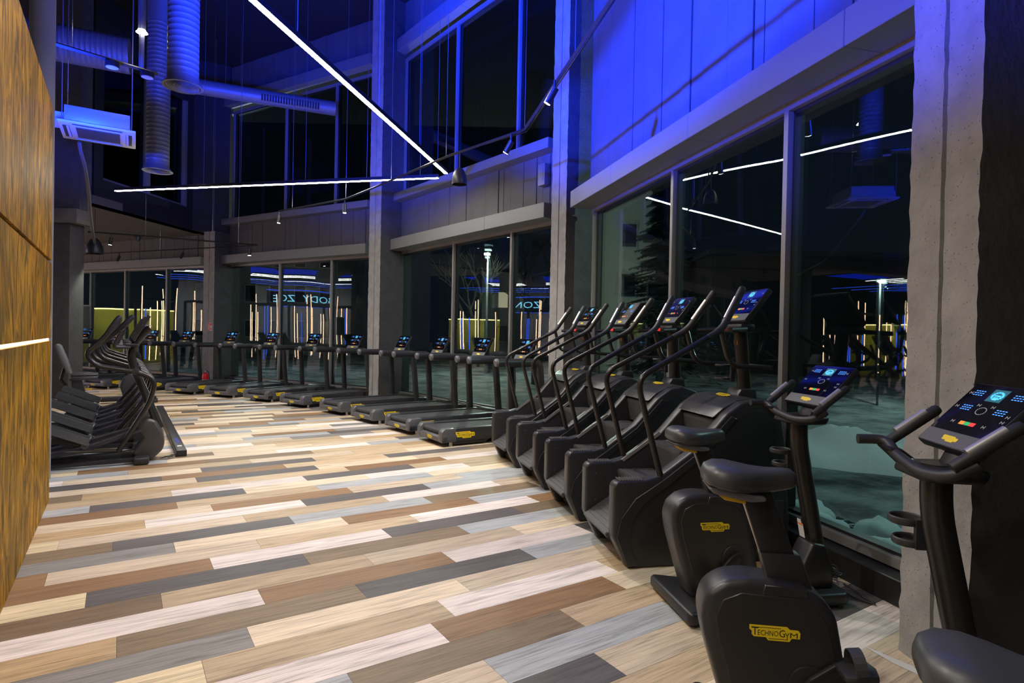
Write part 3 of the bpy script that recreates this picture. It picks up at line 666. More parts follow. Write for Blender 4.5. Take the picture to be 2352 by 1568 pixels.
    for z in (1.235, 1.335):
        g = G(); ring = [(-.105 + .052 * math.cos(2 * PI * k / 18), 1.03 + .052 * math.sin(2 * PI * k / 18), z) for k in range(18)]
        g.tube(ring, .009, 6, closed=True); g.obj('cup_ring', RUB, t)
    G().box(-.062, -.04, 1.06, 1.09, 1.215, 1.35).obj('cup_bracket', RUB, t)
    console(t, .32, (1.035, 1.672), (1.225, 1.912), .045, 1)
    badge(t, tr(0, .97, 1.121) @ rot('X', math.radians(14)), .17)
    return t
CL = [(.62, 4.251, .192), (.395, 5.227, .234), (.149, 6.207, .278), (-.136, 7.15, .318)]
CLL = ['black stair climber with tall curved handrails beside the upright bikes', 'black stair climber, second counted from the upright bikes', 'black stair climber, third counted from the upright bikes', 'black stair climber standing next to the treadmill row']
cl0 = make_climber()
for i, (x, y, a) in enumerate(CL):
    t = cl0 if i == 0 else copy_tree(cl0)
    put(t, x + .02 * math.sin(a), y - .02 * math.cos(a), a); tag(t, CLL[i], 'stair climber', 'stair climbers along the window')

# ------------------------------------------------------------------ upright bikes
def make_bike(seat_z, crank, kind):
    t = empty('upright_bike')
    g = G(); g.bev([(-.255, 0), (.255, 0), (.275, .03), (.17, .28), (.12, .50), (-.12, .50), (-.17, .28), (-.275, .03)], .018, .085, .018, 3); g.obj('rear_base', BLK, t)
    g = G(); g.bev([(-.10, .45), (.10, .45), (.10, .82), (-.10, .82)], .03, .10, .015, 2); g.obj('base_beam', BLK, t)
    g = G(); g.bev([(-.10, .74), (.10, .74), (.155, .84), (.155, 1.02), (.12, 1.06), (-.12, 1.06), (-.155, 1.02), (-.155, .84)], .018, .09, .02, 3); g.obj('front_base', BLK, t)
    for x, y in ((-.22, .05), (.22, .05), (-.12, 1.0), (.12, 1.0)): G().cyl((x, y, 0), (x, y, .03), .022, None, 12).obj('foot', RUB, t)
    prof = [(.105, .075), (.045, .26), (-.005, .43), (-.022, .53), (.0, .605), (.06, .650), (.14, .665), (.30, .652), (.395, .62), (.450, .55), (.478, .40), (.515, .22), (.545, .08)]
    h = G().prism(prof, -.082, .082, .030, 4).obj('flywheel_housing', BLK2, t)
    face = [(.15, .10), (.095, .26), (.045, .43), (.03, .52), (.055, .585), (.12, .615), (.30, .607), (.375, .58), (.418, .52), (.445, .40), (.48, .22), (.505, .10)]
    for s in (-1, 1):
        G().prism(face, *sorted((s * .078, s * .0845)), .003, 1).obj('side_cover', mat('housing_side', (.030, .028, .026), .34), h)
        badge(h, tr(s * .0845, .235, .478) @ rot('Z', s * PI / 2) @ rot('X', PI / 2), .175)
    G().prism([(.20, .648), (.34, .645), (.35, .610), (.19, .612)], -.0835, .0835, .002, 1).obj('top_clip', BLK2, h)
    # seat post: sleeve and sliding blade
    G().prism([(.235, .60), (.195, .745), (.335, .745), (.39, .60)], -.032, .032, .006).obj('post_sleeve', BLK2, t)
    zt = seat_z - .055
    p = G().prism([(.205, .72), (.115, zt), (.225, zt), (.325, .72)], -.021, .021, .003).obj('seat_post', BLK, t)
    a = Vector((0, .204, .73)); b = Vector((0, .114, zt)); G().tube([a, b], .0045, 6).obj('post_scale', STEEL, p)
    # saddle lofted from cross sections
    rings = []; n = 22
    for y, hw, up, dn in ((-.012, .055, .030, .012), (0, .088, .046, .024), (.03, .112, .058, .036), (.075, .118, .058, .044), (.12, .108, .050, .050), (.165, .080, .043, .056), (.215, .052, .041, .050), (.265, .040, .043, .040), (.30, .034, .040, .032), (.318, .022, .026, .022)):
        ring = []
        for j in range(n):
            w = 2 * PI * j / n; cx, cz = math.cos(w), math.sin(w)
            x = hw * math.copysign(abs(cx) ** .72, cx); z = (up if cz > 0 else dn) * math.copysign(abs(cz) ** .75, cz)
            if cz > 0: z -= .010 * max(0, 1 - abs(x) / (.35 * hw + .004)) * (1 if y < .25 else 0)
            ring.append((x, y, seat_z - .03 + z))
        rings.append(ring)
    st = G().loft(rings).obj('saddle', SEAT, t, 1.2)
    G().prism([(-.004, seat_z - .062), (.02, seat_z - .082), (.15, seat_z - .105), (.20, seat_z - .10), (.20, seat_z - .085), (.03, seat_z - .055)], -.075, .075, .008).obj('saddle_base', mat('saddle_shell', (.12, .12, .125), .35), st)
    G().prism([(.035, seat_z - .088), (.06, seat_z - .107), (.135, seat_z - .118), (.135, seat_z - .104), (.06, seat_z - .085)], -.05, .05, .003).obj('release_lever', YELP, st)
    # cranks and pedals
    for s in (-1, 1):
        ang = crank if s > 0 else crank + PI; dy, dz = math.cos(ang) * .165, math.sin(ang) * .165; y0, z0 = .355, .30
        G().cyl((s * .07, y0, z0), (s * .093, y0, z0), .075, .070, 24).obj('crank_disc', RUB, t)
        cb = G(); cb.prism([(-.032, -.02), (-.02, .035), (.02, .035), (.032, -.02), (.014, -.19), (-.014, -.19)], *sorted((s * .094, s * .118)), .006, 2, 0, tr(0, y0, z0) @ rot('X', ang + PI / 2)); c = cb.obj('crank_arm', BLK, t)
        M = tr(s * .175, y0 + dy, z0 + dz) @ rot('X', .15)
        g = G(); g.bev([(-.045, -.055), (.045, -.055), (.055, -.02), (.05, .05), (.0, .062), (-.05, .05), (-.055, -.02)], -.012, .012, .006, 2, 0, M); g.prism([(-.03, -.012), (.02, -.012), (.005, -.06), (-.015, -.06)], -.02, .02, .004, 1, 0, M); pd = g.obj('pedal', RUB, c)
        g = G(); arc = [(.052 * math.cos(PI * k / 10), 0, .012 + .068 * math.sin(PI * k / 10)) for k in range(11)]
        for i in range(10): a_, b_ = arc[i], arc[i + 1]; g.add([(a_[0], -.02, a_[2]), (b_[0], -.02, b_[2]), (b_[0], .02, b_[2]), (a_[0], .02, a_[2]), (a_[0] * .9, -.02, a_[2] * .95), (b_[0] * .9, -.02, b_[2] * .95), (b_[0] * .9, .02, b_[2] * .95), (a_[0] * .9, .02, a_[2] * .95)], [(0, 1, 2, 3), (7, 6, 5, 4), (0, 4, 5, 1), (3, 2, 6, 7)], 0, M)
        for k in range(4): g.box(s * (.058 + .0) - .002, s * .058 + .002, -.018, .018, -.02 - .022 * k, -.010 - .022 * k, 0, M)
        g.obj('toe_strap', mat('strap_rubber', (.045, .048, .052), .45), pd)
    # front column, shroud, cup rings
    G().prism([(.70, .085), (.76, .16), (.86, .36), (.95, .34), (1.0, .20), (1.0, .085)], -.075, .075, .02, 3).obj('column_shroud', BLK, t)
    col = G().tube(fillet([(0, .94, .25), (0, .80, .93), (0, .80, 1.10)], .14, 6), .051, 16, sq=.92).obj('front_column', TUBE, t)
    M = tr(0, .872, .43) @ rot('X', .2)
    G().box(-.024, .024, -.043, -.041, -.05, .025, 0, M).obj('instruction_label', STK, col); G().box(-.024, .024, -.0435, -.0405, .025, .035, 0, M).obj('label_stripe', STKO, col); G().box(-.024, .010, -.043, -.041, .035, .058, 0, M).obj('small_label', STK, col)
    for z, y in ((.865, .755), (.785, .770)):
        g = G(); ring = [(-.108 + .055 * math.cos(2 * PI * k / 24), y + .055 * math.sin(2 * PI * k / 24), z) for k in range(24)]
        g.tube(ring, .014, 8, closed=True, sq=.45); r_ = g.obj('cup_ring', RUB, t)
        if z < .8: G().lathe([(0, z - .006), (.053, z - .006), (.055, z)], 20, 0, tr(-.108, y, 0)).obj('cup_floor', RUB, r_)
    G().box(-.062, -.042, .76, .80, .77, .88).obj('cup_bracket', RUB, t)
    # handlebar with bull-horn, two upright grips with steel sensors
    G().prism([(.70, 1.05), (.90, 1.05), (.92, 1.10), (.72, 1.095)], -.12, .12, .02, 3).obj('bar_cradle', BLK, t)
    G().tube(fillet([(-.236, .630, 1.142), (-.228, .735, 1.146), (-.135, .725, 1.105), (.10, .70, 1.082), (.215, .725, 1.095), (.228, .800, 1.140)], .06, 6), .0195, 14).obj('handlebar', RUB, t)
    G().prism([(.69, 1.13), (.74, 1.13), (.82, 1.07), (.78, 1.045)], -.235, -.12, .012).obj('bar_gusset', BLK, t)
    for s in (-1, 1):
        a, b = Vector((s * .225, .735, 1.135)), Vector((s * .235, .925, 1.275)); d = b - a
        g = G(); g.tube([a - d * .05, a + d * .2, b - d * .06, b], [.0185, .0205, .0215, .017], 14); gr = g.obj('hand_grip', RUB, t)
        off = Vector((0, -.010, .013)); G().cyl(a + d * .22 + off, a + d * .80 + off, .0155, None, 12).obj('pulse_sensor', STEEL, gr)
    G().prism([(.82, 1.08), (.90, 1.08), (.95, 1.22), (.88, 1.20)], -.055, .055, .01).obj('console_neck', BLK, t)
    console(t, .346, (.817, 1.165), (1.029, 1.385), .04, kind)
    return t
for (x, y, a), sz, ck, kd, lab in (((.914, 3.365, .168), 1.005, math.radians(222), 2, 'black upright exercise bike next to the stair climbers'),
                                   ((.744, 2.241, -.137), 1.045, math.radians(42), 0, 'black upright exercise bike in front of the concrete pillar'),
                                   ((.825, 1.165, -.44), .925, math.radians(150), 1, 'black upright exercise bike of which only the dark saddle shows')):
    b = make_bike(sz, ck, kd); put(b, x, y, a); tag(b, lab, 'exercise bike', 'upright bikes by the pillar')
# ------------------------------------------------------------------ cross trainers
def make_trainer():
    t = empty('cross_trainer')
    g = G(); g.prism([(.12, .03), (.12, .10), (-.10, .115), (-1.25, .06), (-1.25, .02)], -.07, .07, .008); g.prism([(.02, .03), (.08, .08), (-.9, .05), (-.9, .02)], .20, .26, .006); g.prism([(.02, .03), (.08, .08), (-.9, .05), (-.9, .02)], -.26, -.20, .006); g.obj('base_frame', BLK, t)
    for s in (-1, 1):
        G().box(*sorted((s * .16, s * .34)), -.075, .075, .006, .085, 0, None, .018, 3).obj('front_foot', BLK2, t)
        G().box(*sorted((s * .18, s * .30)), -1.30, -1.20, .0, .06, 0, None, .012).obj('rear_foot', BLK, t)
    hp = [(-.08, .42), (.05, .50), (.13, .47), (.20, .33), (.225, .22), (.205, .13), (.11, .035), (-.04, .035), (-.095, .12), (.01, .28)]
    h = G().prism(hp, -.185, .185, .03, 3).obj('flywheel_housing', mat('trainer_brown', (.048, .044, .041), .34), t)
    for s in (-1, 1):
        ph = 0 if s > 0 else math.radians(-9)
        piv = Vector((s * .27, -.07, 1.04)); R = tr(*piv) @ rot('X', ph) @ tr(*-piv)
        hand = fillet([(s * .255, -.225, 1.64), (s * .262, -.365, 1.40), (s * .27, -.53, 1.24), (s * .27, -.44, 1.11), (s * .27, -.07, 1.04), (s * .272, .13, .955), (s * .272, .075, .70), (s * .272, -.22, .16)], .11, 6)
        k = len(hand); a = G().tube(hand, .027, 12, M=R).obj('moving_arm', TUBE, t)
        G().tube([hand[0] + Vector((0, .012, .02)), hand[0], (hand[1] + hand[0]) / 2, hand[1], hand[2]], [.014, .031, .034, .033, .028], 12, M=R).obj('grip', RUB, a)
        G().cyl((s * .245, -.07, 1.04), (s * .295, -.07, 1.04), .036, None, 18).obj('pivot_cap', BLK2, t)
        G().tube([R @ Vector((s * .272, -.22, .17)), (s * .255, -.70, .19)], .017, 10).obj('link_bar', TUBE, t)
        dz = .0 if s > 0 else .10
        G().prism([(.02, .36), (.05, .42), (-.50, .235 + dz * .3), (-1.02, .15), (-1.02, .09), (-.50, .165 + dz * .2)], *sorted((s * .10, s * .185)), .012).obj('guide_rail', mat('rail_gunmetal', (.05, .05, .062), .28, .5), t)
        G().cyl((s * .09, -.53, .23 + dz * .4), (s * .20, -.53, .23 + dz * .4), .035, None, 16).obj('roller', mat('grey_roller', (.09, .088, .085), .4), t)
        M = tr(s * .145, -.70, .345 + dz) @ rot('X', math.radians(-24))
        g = G(); g.box(-.085, .085, -.30, .22, -.025, 0, 0, M, .006)
        for q in ((-.085, -.077, -.30, .22), (.077, .085, -.30, .22), (-.085, .085, .208, .22)): g.box(q[0], q[1], q[2], q[3], -.005, .055, 0, M)
        p = g.obj('foot_plate', mat('foot_plate_grey', (.085, .088, .088), .5, bump=.3, bscale=120), t)
        G().prism([(-.86, .29 + dz), (-.50, .17 + dz * .5), (-.46, .22 + dz * .5), (-.80, .35 + dz)], *sorted((s * .12, s * .17)), .008).obj('plate_arm', BLK, p)
        g = G(); g.tube(fillet([(s * .12, -.13, 1.31), (s * .20, -.285, 1.31), (s * .20, -.205, 1.49)], .05, 5), .019, 10); g.obj('fixed_grip', RUB, t)
    m = G().tube(fillet([(0, .06, 1.53), (0, -.05, 1.42), (0, -.13, 1.24), (0, -.10, 1.08), (0, .02, .77), (0, .17, .36)], .10, 5), .043, 14).obj('mast', TUBE, t)
    G().tube([(0, .05 + .02 * math.cos(w), 1.545 + .022 * math.sin(w)) for w in [k * PI / 5 for k in range(8)]], .006, 6).obj('cable_loop', STEEL, m)
    G().box(-.14, .14, -.20, -.05, 1.315, 1.35, 0, None, .012).obj('tray', BLK, t)
    for s in (-1, 1): G().tube([(s * .10, .11, .46), (s * .05, -.03, .95)], .022, 10).obj('brace', TUBE, t)
    console(t, .34, (-.105, 1.385), (.045, 1.68), .022, 1, False)
    return t
ROWD = Vector((-.55, .835)); e0 = make_trainer()
EL = ['dark cross trainer closest to the plywood partition', 'dark cross trainer, second counted from the plywood partition', 'dark cross trainer, third counted from the plywood partition', 'dark cross trainer nearest the recumbent bike']
for i in range(4):
    t = e0 if i == 0 else copy_tree(e0)
    p = Vector((-4.27, 6.89)) + ROWD * 1.04 * i
    put(t, p.x, p.y, math.radians(30)); tag(t, EL[i], 'cross trainer', 'cross trainers in a row')
ra = math.atan2(ROWD.y, ROWD.x)
g = G(); g.box(0, 4.9, -.055, .055, 0, .075, 0, None, .006); o = g.obj('cable_duct', BLK, None); o.location = (-3.93, 7.10, 0); o.rotation_euler = (0, 0, ra)
tag(o, 'long black steel floor channel in front of the cross trainers', 'floor channel')
G().box(.55, .95, -.02, .02, .075, .0765).obj('sticker', mat('blue_sticker', (.02, .03, .25), .5), o); G().box(.28, .36, -.025, .025, .075, .0765).obj('label', STK, o)
rnd = random.Random(4); pts = [Vector((rnd.uniform(-.06, .06), rnd.uniform(-.12, .12), rnd.uniform(.008, .05))) for _ in range(12)]
o = G().tube(fillet(pts, .04, 4), .005, 6).obj('cable_coil', RUB); o.location = (-4.02, 6.98, 0); tag(o, 'small tangle of black cable on the floor beside the steel channel', 'cable')
# recumbent bike behind them
t = empty('recumbent_bike')
G().box(-.06, .06, -.35, 1.30, .03, .12, 0, None, .012).obj('base_beam', BLK, t)
for y in (-.35, 1.20): G().box(-.28, .28, y, y + .12, 0, .07, 0, None, .018).obj('foot', BLK2, t)
G().prism([(-.10, .10), (.12, .10), (.02, .52), (-.14, .52)], -.11, .11, .02).obj('seat_pedestal', BLK2, t)
for z in (.545, .60): G().box(-.21, .21, -.14, .30, z - .04, z + .02, 0, None, .028, 3).obj('seat_cushion', SEAT, t)
g = G(); g.prism([(-.20, .62), (-.12, .60), (-.20, .90), (-.30, 1.17), (-.36, 1.20), (-.39, 1.16), (-.30, .88)], -.20, .20, .03, 3); b = g.obj('backrest', mat('backrest_grey', (.13, .135, .135), .5), t)
G().tube([(0, -.24, .75), (0, -.30, .5), (0, -.12, .2)], .03, 10).obj('backrest_frame', TUBE, b)
for s in (-1, 1):
    G().tube(fillet([(s * .22, -.15, .50), (s * .30, -.05, .50), (s * .30, .22, .53)], .06, 4), .018, 10).obj('side_handle', RUB, t)
G().box(.08, .20, .10, .20, .30, .32).obj('release_lever', YELP, t)
g = G(); g.prism([(.72, .10), (.66, .34), (.72, .52), (.84, .60), (.98, .58), (1.10, .46), (1.16, .25), (1.16, .10)], -.10, .10, .035, 3); h = g.obj('flywheel_housing', BLK2, t)
for s in (-1, 1):
    G().cyl((s * .09, .90, .36), (s * .115, .90, .36), .07, None, 20).obj('crank_disc', RUB, h)
    G().prism([(.88, .36), (.92, .36), (.90 - s * .10, .36 - s * .15), (.88 - s * .10, .36 - s * .15)], *sorted((s * .115, s * .135)), .004).obj('crank_arm', BLK, t)
    G().box(*sorted((s * .135, s * .24)), .84 - s * .10, .94 - s * .10, .34 - s * .15, .365 - s * .15, 0, None, .006).obj('pedal', RUB, t)
G().tube(fillet([(0, 1.02, .55), (0, 1.0, .95), (0, .90, 1.10)], .08, 5), .032, 12).obj('mast', TUBE, t)
console(t, .32, (.84, 1.08), (.97, 1.36), .035, 0)
put(t, -8.52, 11.72, math.radians(34)); tag(t, 'recumbent exercise bike with tall grey backrest behind the cross trainers', 'exercise bike')
# mirror standing by the pier
g = G(); g.box(-.17, .17, -.015, .015, 1.42, 2.02, 0, None, .014, 2); o = g.obj('mirror_panel', RUB); G().box(-.15, .15, -.0175, -.0155, 1.45, 1.99).obj('mirror_face', mat('mirror_glass', (.7, .7, .7), .04, 1.), o); G().tube([(0, .01, 0), (0, .01, 1.43)], .02, 8).obj('stand', RUB, o); G().lathe([(0, 0), (.16, 0), (.16, .02), (0, .025)], 20).obj('stand_base', RUB, o)
o.location = (-9.62, 13.25, 0); o.rotation_euler = (0, 0, .9); tag(o, 'tall rounded mirror on a stand beside the square pier', 'mirror')
# cables on the floor by the window behind the first bike
rnd = random.Random(9)
pts = [Vector((2.0 + rnd.uniform(-.12, .10), 3.84 + rnd.uniform(-.18, .15), rnd.uniform(.012, .16))) for _ in range(26)]
o = G().tube(fillet(pts, .06, 4), .006, 6).obj('power_cables', RUB); tag(o, 'heap of black power cables between the stair climber and the window', 'cable')
o = G().tube(fillet([(2.06, 3.62, .05), (2.12, 3.50, .02), (2.15, 3.42, .012), (2.06, 3.52, .012), (2.03, 3.60, .03)], .05, 5), .006, 6).obj('power_lead', RUB); tag(o, 'thin black lead looping on the floor by the bike foot', 'cable')
# paper scrap at the pillar foot
o = G().add([(1.80, 2.98, .002), (1.93, 2.80, .002), (1.92, 2.70, .002), (1.85, 2.82, .002)], [(0, 1, 2, 3)]).obj('paper_strip', STK, fix=False); tag(o, 'narrow white paper strip on the floor at the rough pillar', 'paper')
# fire extinguisher and its sign
t = empty('fire_extinguisher'); g = G(); g.lathe([(0, 0), (.075, 0), (.082, .02), (.082, .30), (.070, .345), (.03, .375), (.022, .40), (0, .40)], 24); b = g.obj('cylinder', RED, t)
G().lathe([(.0828, .10), (.0828, .20)], 24).obj('label_band', STK, b)
G().cyl((0, 0, .39), (0, 0, .44), .018, .014, 10).obj('valve', STEEL, t); G().box(-.012, .012, -.10, .02, .435, .450, 0, None, .004).obj('lever', RED, t); G().tube(fillet([(0, .02, .43), (.06, .06, .40), (.095, .03, .20)], .04, 5), .009, 8).obj('hose', RUB, t)
t.location = (-8.12, 15.75, 0); tag(t, 'red fire extinguisher standing at the foot of the dark pillar', 'fire extinguisher')
c4, a4 = Vector((-8.376, 16.361)), math.radians(152.3); d4, n4 = Vector((math.cos(a4), math.sin(a4))), Vector((math.sin(a4), -math.cos(a4)))
g = G(); g.box(-.085, .085, -.004, 0, -.11, .11, 0); o = g.obj('safety_sign', STK)
G().box(-.078, -.004, -.0052, -.004, -.10, .10).obj('red_field', mat('sign_red', (.65, .03, .03), .5), o); g = G(); g.box(.006, .078, -.0052, -.004, .03, .10); g.box(.03, .05, -.0052, -.004, -.10, .02); g.box(.004, .078, -.0052, -.004, -.06, -.045); g.obj('red_symbol', mat('sign_red', (.65, .03, .03), .5), o)
g = G(); g.box(-.058, -.030, -.0062, -.0052, -.07, .05); g.box(-.05, -.038, -.0062, -.0052, .05, .075); g.obj('white_symbol', STK, o)
p = c4 - n4 * .007 - d4 * .09
o.matrix_world = Matrix(((-d4.x, n4.x, 0, p.x), (-d4.y, n4.y, 0, p.y), (0, 0, 1, 1.60), (0, 0, 0, 1))); tag(o, 'small red and white extinguisher sign on the dark pillar', 'sign')

# ------------------------------------------------------------------ lights, tracks, ducts overhead
LED = emat('led_diffuser', (1.0, .94, .83), 85.)
def cable(parent, x, y, z0, z1=ZC - .01, r=.0035): return G().cyl((x, y, z0), (x, y, z1), r, None, 5).obj('suspension_wire', mat('steel_wire', (.30, .30, .32), .4, .8), parent)
def linear(a, b, lab, z=4.3, hang=(.18, .5, .82), em=None):
    a, b = Vector(a), Vector(b); t = empty('linear_light', (a.x, a.y, z), math.atan2((b - a).y, (b - a).x)); L_ = (b - a).length
    G().box(0, L_, -.030, .030, -.010, .05, 0, None, .003, 1).obj('profile', BLK, t)
    G().box(.005, L_ - .005, -.028, .028, -.018, -.010).obj('diffuser', em or LED, t)
    for h in hang: cable(t, L_ * h, 0, .05, ZC - z - .01)
    return tag(t, lab, 'light', 'suspended linear lights')
linear((-2.48, 3.7), (-1.19, 10.25), 'long glowing linear light running back towards the pendant lamp', hang=(.30, .58, .80, .93))
linear((-8.08, 12.04), (-1.36, 10.54), 'long glowing linear light hanging in front of the upper windows', hang=(.1, .3, .42, .62, .8, .95))
linear((-6.5, -2.0), (-1.9, -5.2), 'linear light over the hall behind the bikes', hang=(.1, .9))
linear((-1.2, -1.6), (-4.6, 1.6), 'linear light over the hall beside the partition', hang=(.1, .9))
LENS = emat('lamp_lens', (1.0, .95, .85), 60.); LENS2 = emat('lamp_lens_soft', (1.0, .95, .85), 14.)
def spot(x, y, ztrack, lab, tilt=(0, 0), power=0, lens=LENS, drop=.05, grp='track spotlights'):
    ztrack -= .019; t = empty('spotlight', (x, y, ztrack)); M = tr(0, 0, -drop - .04) @ rot('X', tilt[0]) @ rot('Y', tilt[1])
    G().cyl((0, 0, 0), (0, 0, -drop - .03), .012, None, 8).obj('stem', BLK, t)
    G().cyl((0, 0, .02), (0, 0, -.14), .036, None, 18, 0, M).obj('lamp_body', BLK, t)
    G().cyl((0, 0, -.139), (0, 0, -.144), .031, None, 18, 0, M).obj('lens', lens, t)
    if power:
        q = M @ Vector((0, 0, -.16)); d = (M.to_3x3() @ Vector((0, 0, -1)))
        lamp('spot_beam', 'SPOT', (x + q.x, y + q.y, ztrack + q.z), power, (1, .95, .86), (x + q.x + d.x, y + q.y + d.y, ztrack + q.z + d.z), .03, 70, .5)
    return tag(t, lab, 'spotlight', grp)
def track(pts, z, lab, hangs=(), r=.018):
    t = empty('light_track', (0, 0, 0)); g = G(); g.tube([(x, y, z) for x, y in pts], r, 4, sq=1.2); g.obj('track_profile', BLK, t)
    for k, (x, y) in enumerate(hangs): cable(t, x, y, z, 4.215 if x < -9 and y > 13 else ZC - .01)
    return tag(t, lab, 'light track')
trk = track([(1.2, 2.2), (.68, 4.38), (.10, 7.14), (-.97, 8.31), (-2.39, 10.13), (-3.14, 11.06), (-4.88, 12.32)], 4.0, 'black angled track carrying spotlights along the glass front', ((.5, 5.2), (.1, 7.14), (-.97, 8.31), (-2.0, 9.6), (-3.14, 11.06), (-4.5, 12.05)))
G().tube([(.72, 4.38, 4.03), (.2, 6.9, 4.015), (.12, 7.2, 3.99), (-.9, 8.28, 4.03)], .008, 6).obj('cable', RUB, trk)
spot(.36, 5.72, 4.0, 'bright track spotlight in front of the blue boards', (.25, .5), 160)
spot(-.06, 7.30, 4.0, 'bright track spotlight before the pillar between the windows', (.3, .5), 150)
spot(-3.17, 11.10, 4.0, 'small black spotlight hanging in front of the third bay', (0, 0), 60, LENS2)
spot(-4.85, 12.28, 4.0, 'small black spotlight at the far end of the angled track', (0, .1), 60, LENS2)
def pendant(x, y, z, zt, lab, s=1.):
    t = empty('pendant_lamp', (x, y, z)); M = Matrix.Scale(s, 4)
    G().lathe([(.10, 0), (.105, .03), (.095, .12), (.06, .19), (.03, .22), (0, .225)], 24, 0, M).obj('shade', BLK2, t); G().lathe([(0, .04), (.09, .04)], 24, 0, M).obj('reflector', SIL, t)
    G().cyl((0, 0, .22 * s), (0, 0, zt - z), .006, None, 6).obj('cord', RUB, t)
    return tag(t, lab, 'lamp')
pendant(-.756, 8.076, 3.56, 3.98, 'black bell pendant where the two glowing lines meet', 1.0)
pendant(-9.55, 13.55, 3.20, 4.215, 'large black cone pendant under the pale soffit', 1.6)
t1 = track([(-9.28, 12.95), (-6.23, 14.45)], 3.6, 'straight black track running under the hanging wall', ((-8.3, 13.4), (-7.1, 14.0), (-6.6, 14.25)))
t2 = track([(-13.0, 17.3), (-6.38, 14.55)], 3.6, 'straight black track over the far treadmills', ((-9.4, 15.8), (-7.6, 15.05)), .014)
spot(-8.90, 13.14, 3.6, 'small cylinder spotlight on the straight track under the soffit', (0, .15), 130, LENS2)
spot(-10.9, 16.44, 3.6, 'tilted cylinder spotlight over the farthest treadmills', (0, .5), 30, mat('dark_lens', (.05, .05, .05), .2))
spot(-8.6, 15.47, 3.6, 'tilted cylinder spotlight over the ninth treadmill', (0, .5), 30, mat('dark_lens', (.05, .05, .05), .2))
spot(-6.45, 14.52, 3.6, 'bright spotlight at the end of the straight tracks', (0, 0), 110, LENS)
t = empty('security_camera', (-8.45, 13.358, 3.581)); G().cyl((0, 0, 0), (0, 0, -.03), .05, None, 16).obj('mount', BLK, t); G().lathe([(0, -.11), (.03, -.105), (.055, -.07), (.058, -.03)], 20).obj('dome', RUB, t); tag(t, 'small black dome camera under the straight track', 'camera')
# ducts
def spiral(p0, p1, r, m=DUCT, n=24, pitch=.075):
    a, b = Vector(p0), Vector(p1); L_ = (b - a).length; k = max(2, int(L_ / pitch)); pts = []; R = []
    for i in range(k):
        t0 = i / k
        for dt, rr in ((0, r), (.80 / k, r), (.84 / k, r + .0025), (.96 / k, r + .0025)): pts.append(a + (b - a) * (t0 + dt)); R.append(rr)
    pts.append(b); R.append(r)
    return pts, R
def drop_duct(x, y, z, r, top, lab, elbow=None):
    t = empty('air_duct', (x, y, z)); pts, R = spiral((0, 0, .06), (0, 0, top - z), r); G().tube(pts, R, 24).obj('duct_pipe', DUCT, t, .9)
    d = G().lathe([(r, .16), (r * 1.02, .07), (r * 1.30, .01), (r * 1.32, 0), (r * 1.12, .0)], 32).obj('diffuser', DUCT, t, .9)
    g = G()
    for k in range(5): q = r * (1.08 - .2 * k); g.lathe([(q, .0), (q * .93, .02), (q * .88, .018)], 28)
    g.lathe([(r * 1.1, .03), (0, .03)], 28); g.obj('grille_rings', mat('grille_grey', (.20, .20, .21), .5), d)
    return t
tag(drop_duct(-4.37, 7.8, 4.69, .185, ZC - .01, ''), 'thick vertical spiral air duct with a round diffuser', 'air duct', 'vertical ducts')
t = tag(drop_duct(-6.55, 10.9, 4.40, .19, 7.3, ''), 'vertical air duct with a branch into the wide horizontal duct', 'air duct', 'vertical ducts')
G().tube(fillet([(0, 0, 2.7), (0, 0, 3.1), (.35, -.2, 4.2)], .3, 6), .20, 22).obj('elbow', DUCT, t, .9)
t = empty('air_duct', (-6.6, 10.55, 6.3)); pts, R = spiral((-.22, -.05, 0), (-4.6, -2.2, 0), .30); G().tube(pts, R, 28).obj('duct_pipe', DUCT, t, .9)
g = G()
for k in range(9): g.box(-1.75 + k * .05, -1.72 + k * .05, -.02, .02, -.05, .05, 0, tr(.35, -1.15, -.24) @ rot('Z', .45))
g.obj('slot_grille', RUB, t); tag(t, 'wide horizontal spiral air duct lit blue', 'air duct')
t = empty('air_duct', (-6.75, 12.45, 6.6)); L_ = Vector((2.62, 1.12, 0)).length; t.rotation_euler = (0, 0, math.atan2(1.12, 2.62)); G().cyl((0, 0, 0), (L_, 0, 0), .155, None, 24).obj('duct_pipe', DUCT, t, .9)
g = G()
for k in range(22): g.box(1.30 + k * .055, 1.335 + k * .055, -.157, -.10, -.11, .02)
g.obj('slot_grille', RUB, t)
for u in (.6, 2.0): cable(t, u, 0, .15, ZC - 6.61)
tag(t, 'slim horizontal air duct with a long slot grille', 'air duct')
# ceiling cassette air conditioner hung on rods
t = empty('air_conditioner', (-6.37, 9.10, 4.45), math.atan2(.51, .80))
g = G(); g.box(-.475, .475, -.475, .475, 0, .035, 0, None, .012); f = g.obj('face_panel', WHITE, t)
G().box(-.27, .27, -.27, .27, -.008, .004).obj('intake_grille', mat('intake_grey', (.055, .055, .06), .5), f)
for k in range(4):
    M = rot('Z', k * PI / 2); g = G(); g.box(-.30, .30, -.425, -.345, -.006, .003, 0, M, .001); g.obj('air_slot', mat('slot_dark', (.03, .03, .032), .5), f)
    G().box(-.30, .30, -.38, -.35, -.012, -.006, 0, M).obj('flap', WHITE, f)
G().box(-.40, .40, -.40, .40, .035, .27, 0, None, .01).obj('casing', mat('galvanised', (.45, .46, .48), .4, .5), t); G().box(-.56, -.40, -.15, .15, .06, .22).obj('control_box', WHITE, t)
for x in (-.42, .42):
    for y in (-.42, .42): cable(t, x, y, .04, ZC - 4.46, .006)
G().box(-.03, .0, -.46, -.45, -.004, .0).obj('status_light', GRN, f)
tag(t, 'white ceiling cassette air conditioner hanging on rods', 'air conditioner')
